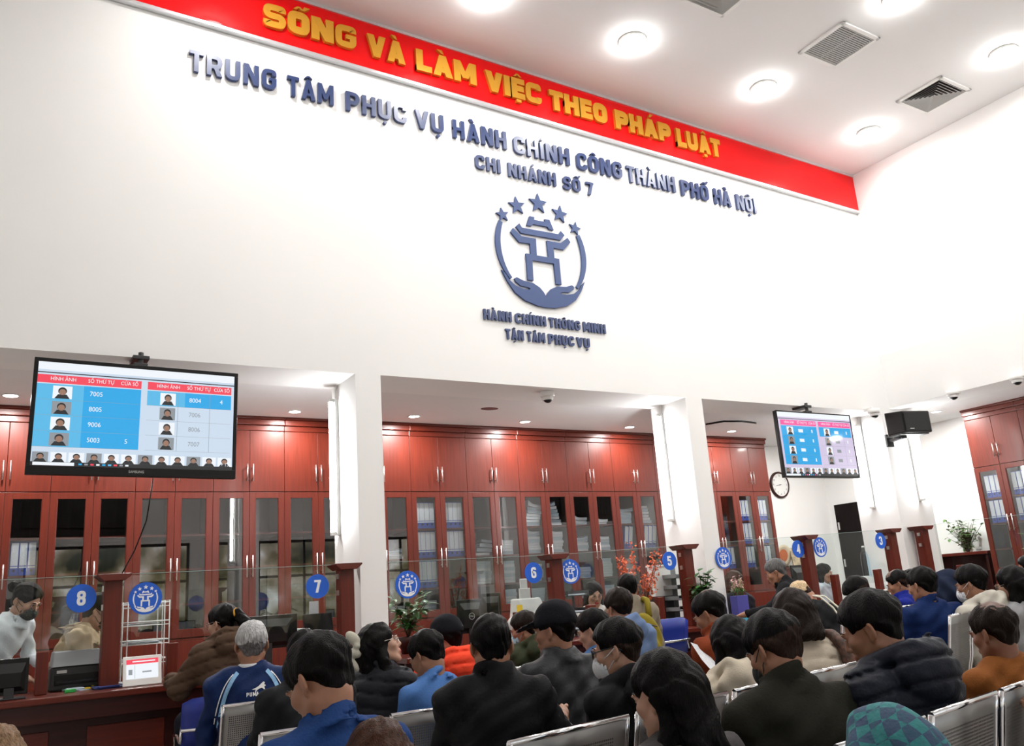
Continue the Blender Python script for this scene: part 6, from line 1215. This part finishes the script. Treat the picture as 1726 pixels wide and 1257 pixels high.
person('a4', 1239, 981, 38, 9.9, 'clerk with a brown fringe behind window four', 172, 0, 10, hair='long', hcol='auburn', skin='b', top=(0.02, 0.02, 0.025), tstyle='coat', collar='crew', lips=True)
person('a5', 1389, 966, 32, 11.2, 'clerk with long black hair in profile under the emblem disc right of post four', 205, 0, 8, hair='long', skin='b', top=(0.5, 0.55, 0.6), tstyle='shirt', collar='shirt', lips=True)

# ---------------------------------------------------------------- things worn and held
def on(key, v):
    """body-space point of a person -> person-local coordinates."""
    return tuple(PEOPLE[key]['TR'](A3(v)[None])[0])
def head(key, v): p = PEOPLE[key]; return tuple(p['TR']((p['hc'] + p['Rh'] @ A3(v))[None])[0])
def world_of(key, v): p = PEOPLE[key]; q = rz_(p['yw']) @ (A3(v) * p['s']); return q + A3((p['base'][0], p['base'][1], p['hz']))
def hood(key, mtl, r):
    p = PEOPLE[key]; G = Field((-.19, -.21, -.22), (.19, .19, .2), [], .009, .009); G.add(ELL((0, -.02, .03), (.125, .135, .118)), 0); G.add(ELL((0, -.05, -.08), (.15, .12, .1)), .05); G.cut(ELL((0, .14, -.02), (.085, .11, .11)), .02)
    G.disp(lambda X, Y, Z: .008 * np.sin(26 * X + 30 * Z + 2 * np.sin(20 * Y)) + .008 * np.sin(34 * Y - 20 * Z + 2 * np.sin(25 * X))); V, Q = G.mesh(); np_mesh('hood', p['TR'](p['hc'] + V @ p['Rh'].T), Q, [mtl], p['ob'])
hood('c17', plaid_mat(), 0); hood('b11', cloth((0.012, 0.018, 0.04)), 0)
from mathutils.bvhtree import BVHTree
def decal(key, polys, mtl, name, off=0.004):
    """flat outlines given in (x, z) body space on the back, laid onto the jacket."""
    p = PEOPLE[key]; me = p['jo'].data; bv = BVHTree.FromPolygons([v.co for v in me.vertices], [q.vertices[:] for q in me.polygons]); m = MB()
    for poly in polys:
        P = []
        for x, z in poly:
            o = Vector(on(key, (x, -.6, z))); h = bv.ray_cast(o, Vector((0, 1, 0)))
            P.append(tuple((h[0] + Vector((0, -off, 0))) if h[0] else Vector(on(key, (x, -.1, z)))))
        m.add(P, [tuple(range(len(P)))])
    m.build(name, mtl, p['ob'])
def band(pts, w):
    L, R_ = ribbon(pts, w); return [[L[i], R_[i], R_[i + 1], L[i + 1]] for i in range(len(L) - 1)]
def curve(a, b, c, n=12): return [((1 - t) ** 2 * a[0] + 2 * t * (1 - t) * b[0] + t * t * c[0], (1 - t) ** 2 * a[1] + 2 * t * (1 - t) * b[1] + t * t * c[1]) for t in [k / n for k in range(n + 1)]]
N1 = PEOPLE['c1']['N'][2]; M_SKY = cloth((0.25, 0.45, 0.68)); 
for sg in (-1, 1):
    decal('c1', band(curve((sg * .075, N1 + .015), (sg * .15, N1 - .06), (sg * .17, N1 - .26)), .02), M_SKY, 'sleeve_stripe'); decal('c1', band(curve((sg * .098, N1 + .008), (sg * .172, N1 - .06), (sg * .192, N1 - .24)), .005), M_WPLAS, 'sleeve_piping')
cat = [(-.03, 0), (-.012, .006), (0, .012), (.012, .022), (.022, .03), (.03, .026), (.026, .02), (.034, .012), (.026, .008), (.03, -.004), (.024, -.004), (.016, .004), (.004, .001), (-.006, -.004), (-.012, -.012), (-.016, -.01), (-.012, -.002)]
decal('c1', [[(x * 1.15 + .03, z * 1.15 + N1 - .075) for x, z in cat]], M_WPLAS, 'chest_mark'); lt = []
for i, ch in enumerate('PUMA'):
    wmap = {'P': .6, 'U': .62, 'M': .8, 'A': .7}; hh = .02
    for el_ in glyph(ch, wmap[ch], .2, .2):
        if el_[0] == 'P': lt.append([(x * hh + i * .0165 - .032, z * hh + N1 - .108) for x, z in el_[1]])
        else: lt += [[(x * hh + i * .0165 - .032, z * hh + N1 - .108) for x, z in qd] for qd in band(el_[1], .2)]
decal('c1', lt, M_WPLAS, 'chest_mark', .006)
p = PEOPLE['c1']; G = Field((-.13, -.13, -.05), (.13, .13, .12), [], .007, .007); G.add(RING((0, 0, 0), (0, 0, .05), .066, .062, .006), 0); V, Q = G.mesh(); np_mesh('shirt_collar', p['TR'](p['c0'] + p['nk'] * .012 + V), Q, [cloth((0.7, 0.72, 0.75))], p['ob'])
p = PEOPLE['c9']; V2 = V; np_mesh('hood_lining', p['TR'](p['c0'] + p['nk'] * .012 + V * A3((1.12, 1.12, .95))), Q, [cloth((0.6, 0.54, 0.44))], p['ob'])
# hair bow, hair clip
def blobs(key, name, mtl, prims, vox=.006, k=.01):
    p = PEOPLE[key]; lo = np.min([a[0] for a in prims], 0) - .03; hi = np.max([a[1] for a in prims], 0) + .03; G = Field(lo, hi, [], vox, vox)
    for a in prims: G.add(a, k)
    V, Q = G.mesh(); return np_mesh(name, p['TR'](p['hc'] + V @ p['Rh'].T), Q, [mtl], p['ob'])
blobs('c4', 'hair_bow', cloth((0.5, 0.48, 0.4)), [ELL((.05, -.13, .085), (.022, .03, .05), rx(.5)), ELL((.05, -.15, .01), (.022, .05, .026), rx(-.4)), ELL((.055, -.125, .04), (.022, .02, .02)), ELL((.05, -.17, -.04), (.014, .02, .05), rx(.3))])
blobs('b1', 'hair_clip', cloth((0.03, 0.35, 0.1), .4), [CAP((.05, -.1, .06), (.03, -.12, .02), .009, .006)], .005)
blobs('b1', 'hair_tie', M_GOLD, [ELL((0, -.135, .03), (.04, .014, .04))], .006)
# phone in the hand of the man in black
w = world_of('c6', PEOPLE['c6']['wr'][1] + A3((-.045, .1, .045))); m = MB(); m.box(-.037, .037, -.078, .078, -.0045, .0045)
o = m.build('mobile_phone', M_BLACK, bevel=0.003); o.location = w; o.rotation_euler = (0.75, 0.1, PEOPLE['c6']['yw'] + .25); tag(o, 'black mobile phone in the hand of the man in the black jacket', 'phone')
# sheet of paper of the man in rust, patterned strap, white cords, backpack
w = at_d(1192, 1112, 4.62); m = MB(); m.add([(-.1, -.13, 0), (.1, -.13, 0.01), (.1, .0, .012), (.1, .14, .0), (-.1, .14, .01), (-.1, 0, -.006)], [(0, 1, 2, 5), (5, 2, 3, 4)])
o = m.build('paper_sheet', M_PAPER); so = o.modifiers.new('t', 'SOLIDIFY'); so.thickness = .0006; o.location = w; o.rotation_euler = (.9, .15, .5); o.scale = (.75, .75, .75); tag(o, 'white sheet of paper held by the man in the rust jacket', 'paper')
def path_on(key, pts, r, name, mtl, label, cat, seg=8, flat=None):
    m = MB(); m.tube([tuple(world_of(key, q)) for q in pts], r, seg); o = m.build(name, mtl); return tag(o, label, cat) if label else o
q = PEOPLE['c14']; Ns = q['N']; M_PAT = mat('patterned_strap', (0.07, 0.03, 0.018), 0.7, noise=(40, .9)); p0 = Ns
strap = [Ns + A3(v) for v in ((.11, .03, .06), (.14, -.04, .055), (.15, -.12, .01), (.15, -.155, -.08), (.14, -.165, -.2), (.13, -.16, -.34))]
path_on('c14', strap, [.026, .032, .034, .034, .032, .03], 'bag_strap', M_PAT, 'brown patterned strap over the shoulder of the cream padded jacket', 'strap')
q = PEOPLE['b7']; Ns, RLs = q['N'], q['RL']
for dx, lb in ((-.02, 'left white cord over the back of the bowed person'), (.045, 'right white cord over the back of the bowed person')):
    path_on('b7', [Ns + RLs @ A3(v) for v in ((dx * .4 + .02, -.03, .1), (dx + .03, -.115, .03), (dx + .06, -.15, -.1), (dx + .07, -.155, -.25), (dx + .05, -.15, -.38))], .008, 'hood_cord', cloth((0.7, 0.66, 0.55)), lb, 'cord', 6)
p = PEOPLE['b4']; M_BAG = cloth((0.22, 0.17, 0.018), .7); G = Field((-.22, -.46, -.1), (.22, 0.02, .56), [], .012, .012); 
G.add(ELL((0, -.21, .2), (.155, .11, .25)), 0); G.add(ELL((0, -.30, .13), (.12, .05, .14)), .02); G.disp(lambda X, Y, Z: .006 * np.sin(34 * X + 25 * Z + 2 * np.sin(20 * Y))); V, Q = G.mesh()
bo = np_mesh('backpack', V * p['s'], Q, [M_BAG]); bo.location = (p['base'][0], p['base'][1], p['hz']); bo.rotation_euler = (0, 0, p['yw']); tag(bo, 'yellow-green backpack on the back of the person at window five', 'backpack')
for sg in (-1, 1):
    m = MB(); m.tube([tuple(A3(v) * p['s']) for v in ((sg * .09, -.13, .42), (sg * .1, -.07, .55), (sg * .105, .05, .56), (sg * .12, .13, .48), (sg * .14, .12, .3))], .026, 8); m.build('shoulder_strap', M_BAG, bo)
m = MB(); m.tube([tuple(A3(v) * p['s']) for v in ((-.1, -.3, .34), (0, -.335, .37), (.1, -.3, .34))], .006, 6); m.build('zip', M_STEM, bo)

# seat under the near sitter whose backrest lies just below the picture
for k_, lb in (('c10', 'single steel seat under the near woman with long black hair'),):
    p = PEOPLE[k_]; o_ = p['base'] + rz_(p['yw']) @ A3((-.29, -.27, 0)); bench(o_[0], o_[1], p['yw'] / D2R, 1, 0.58, min(.95, p['hz'] + .4), lb)
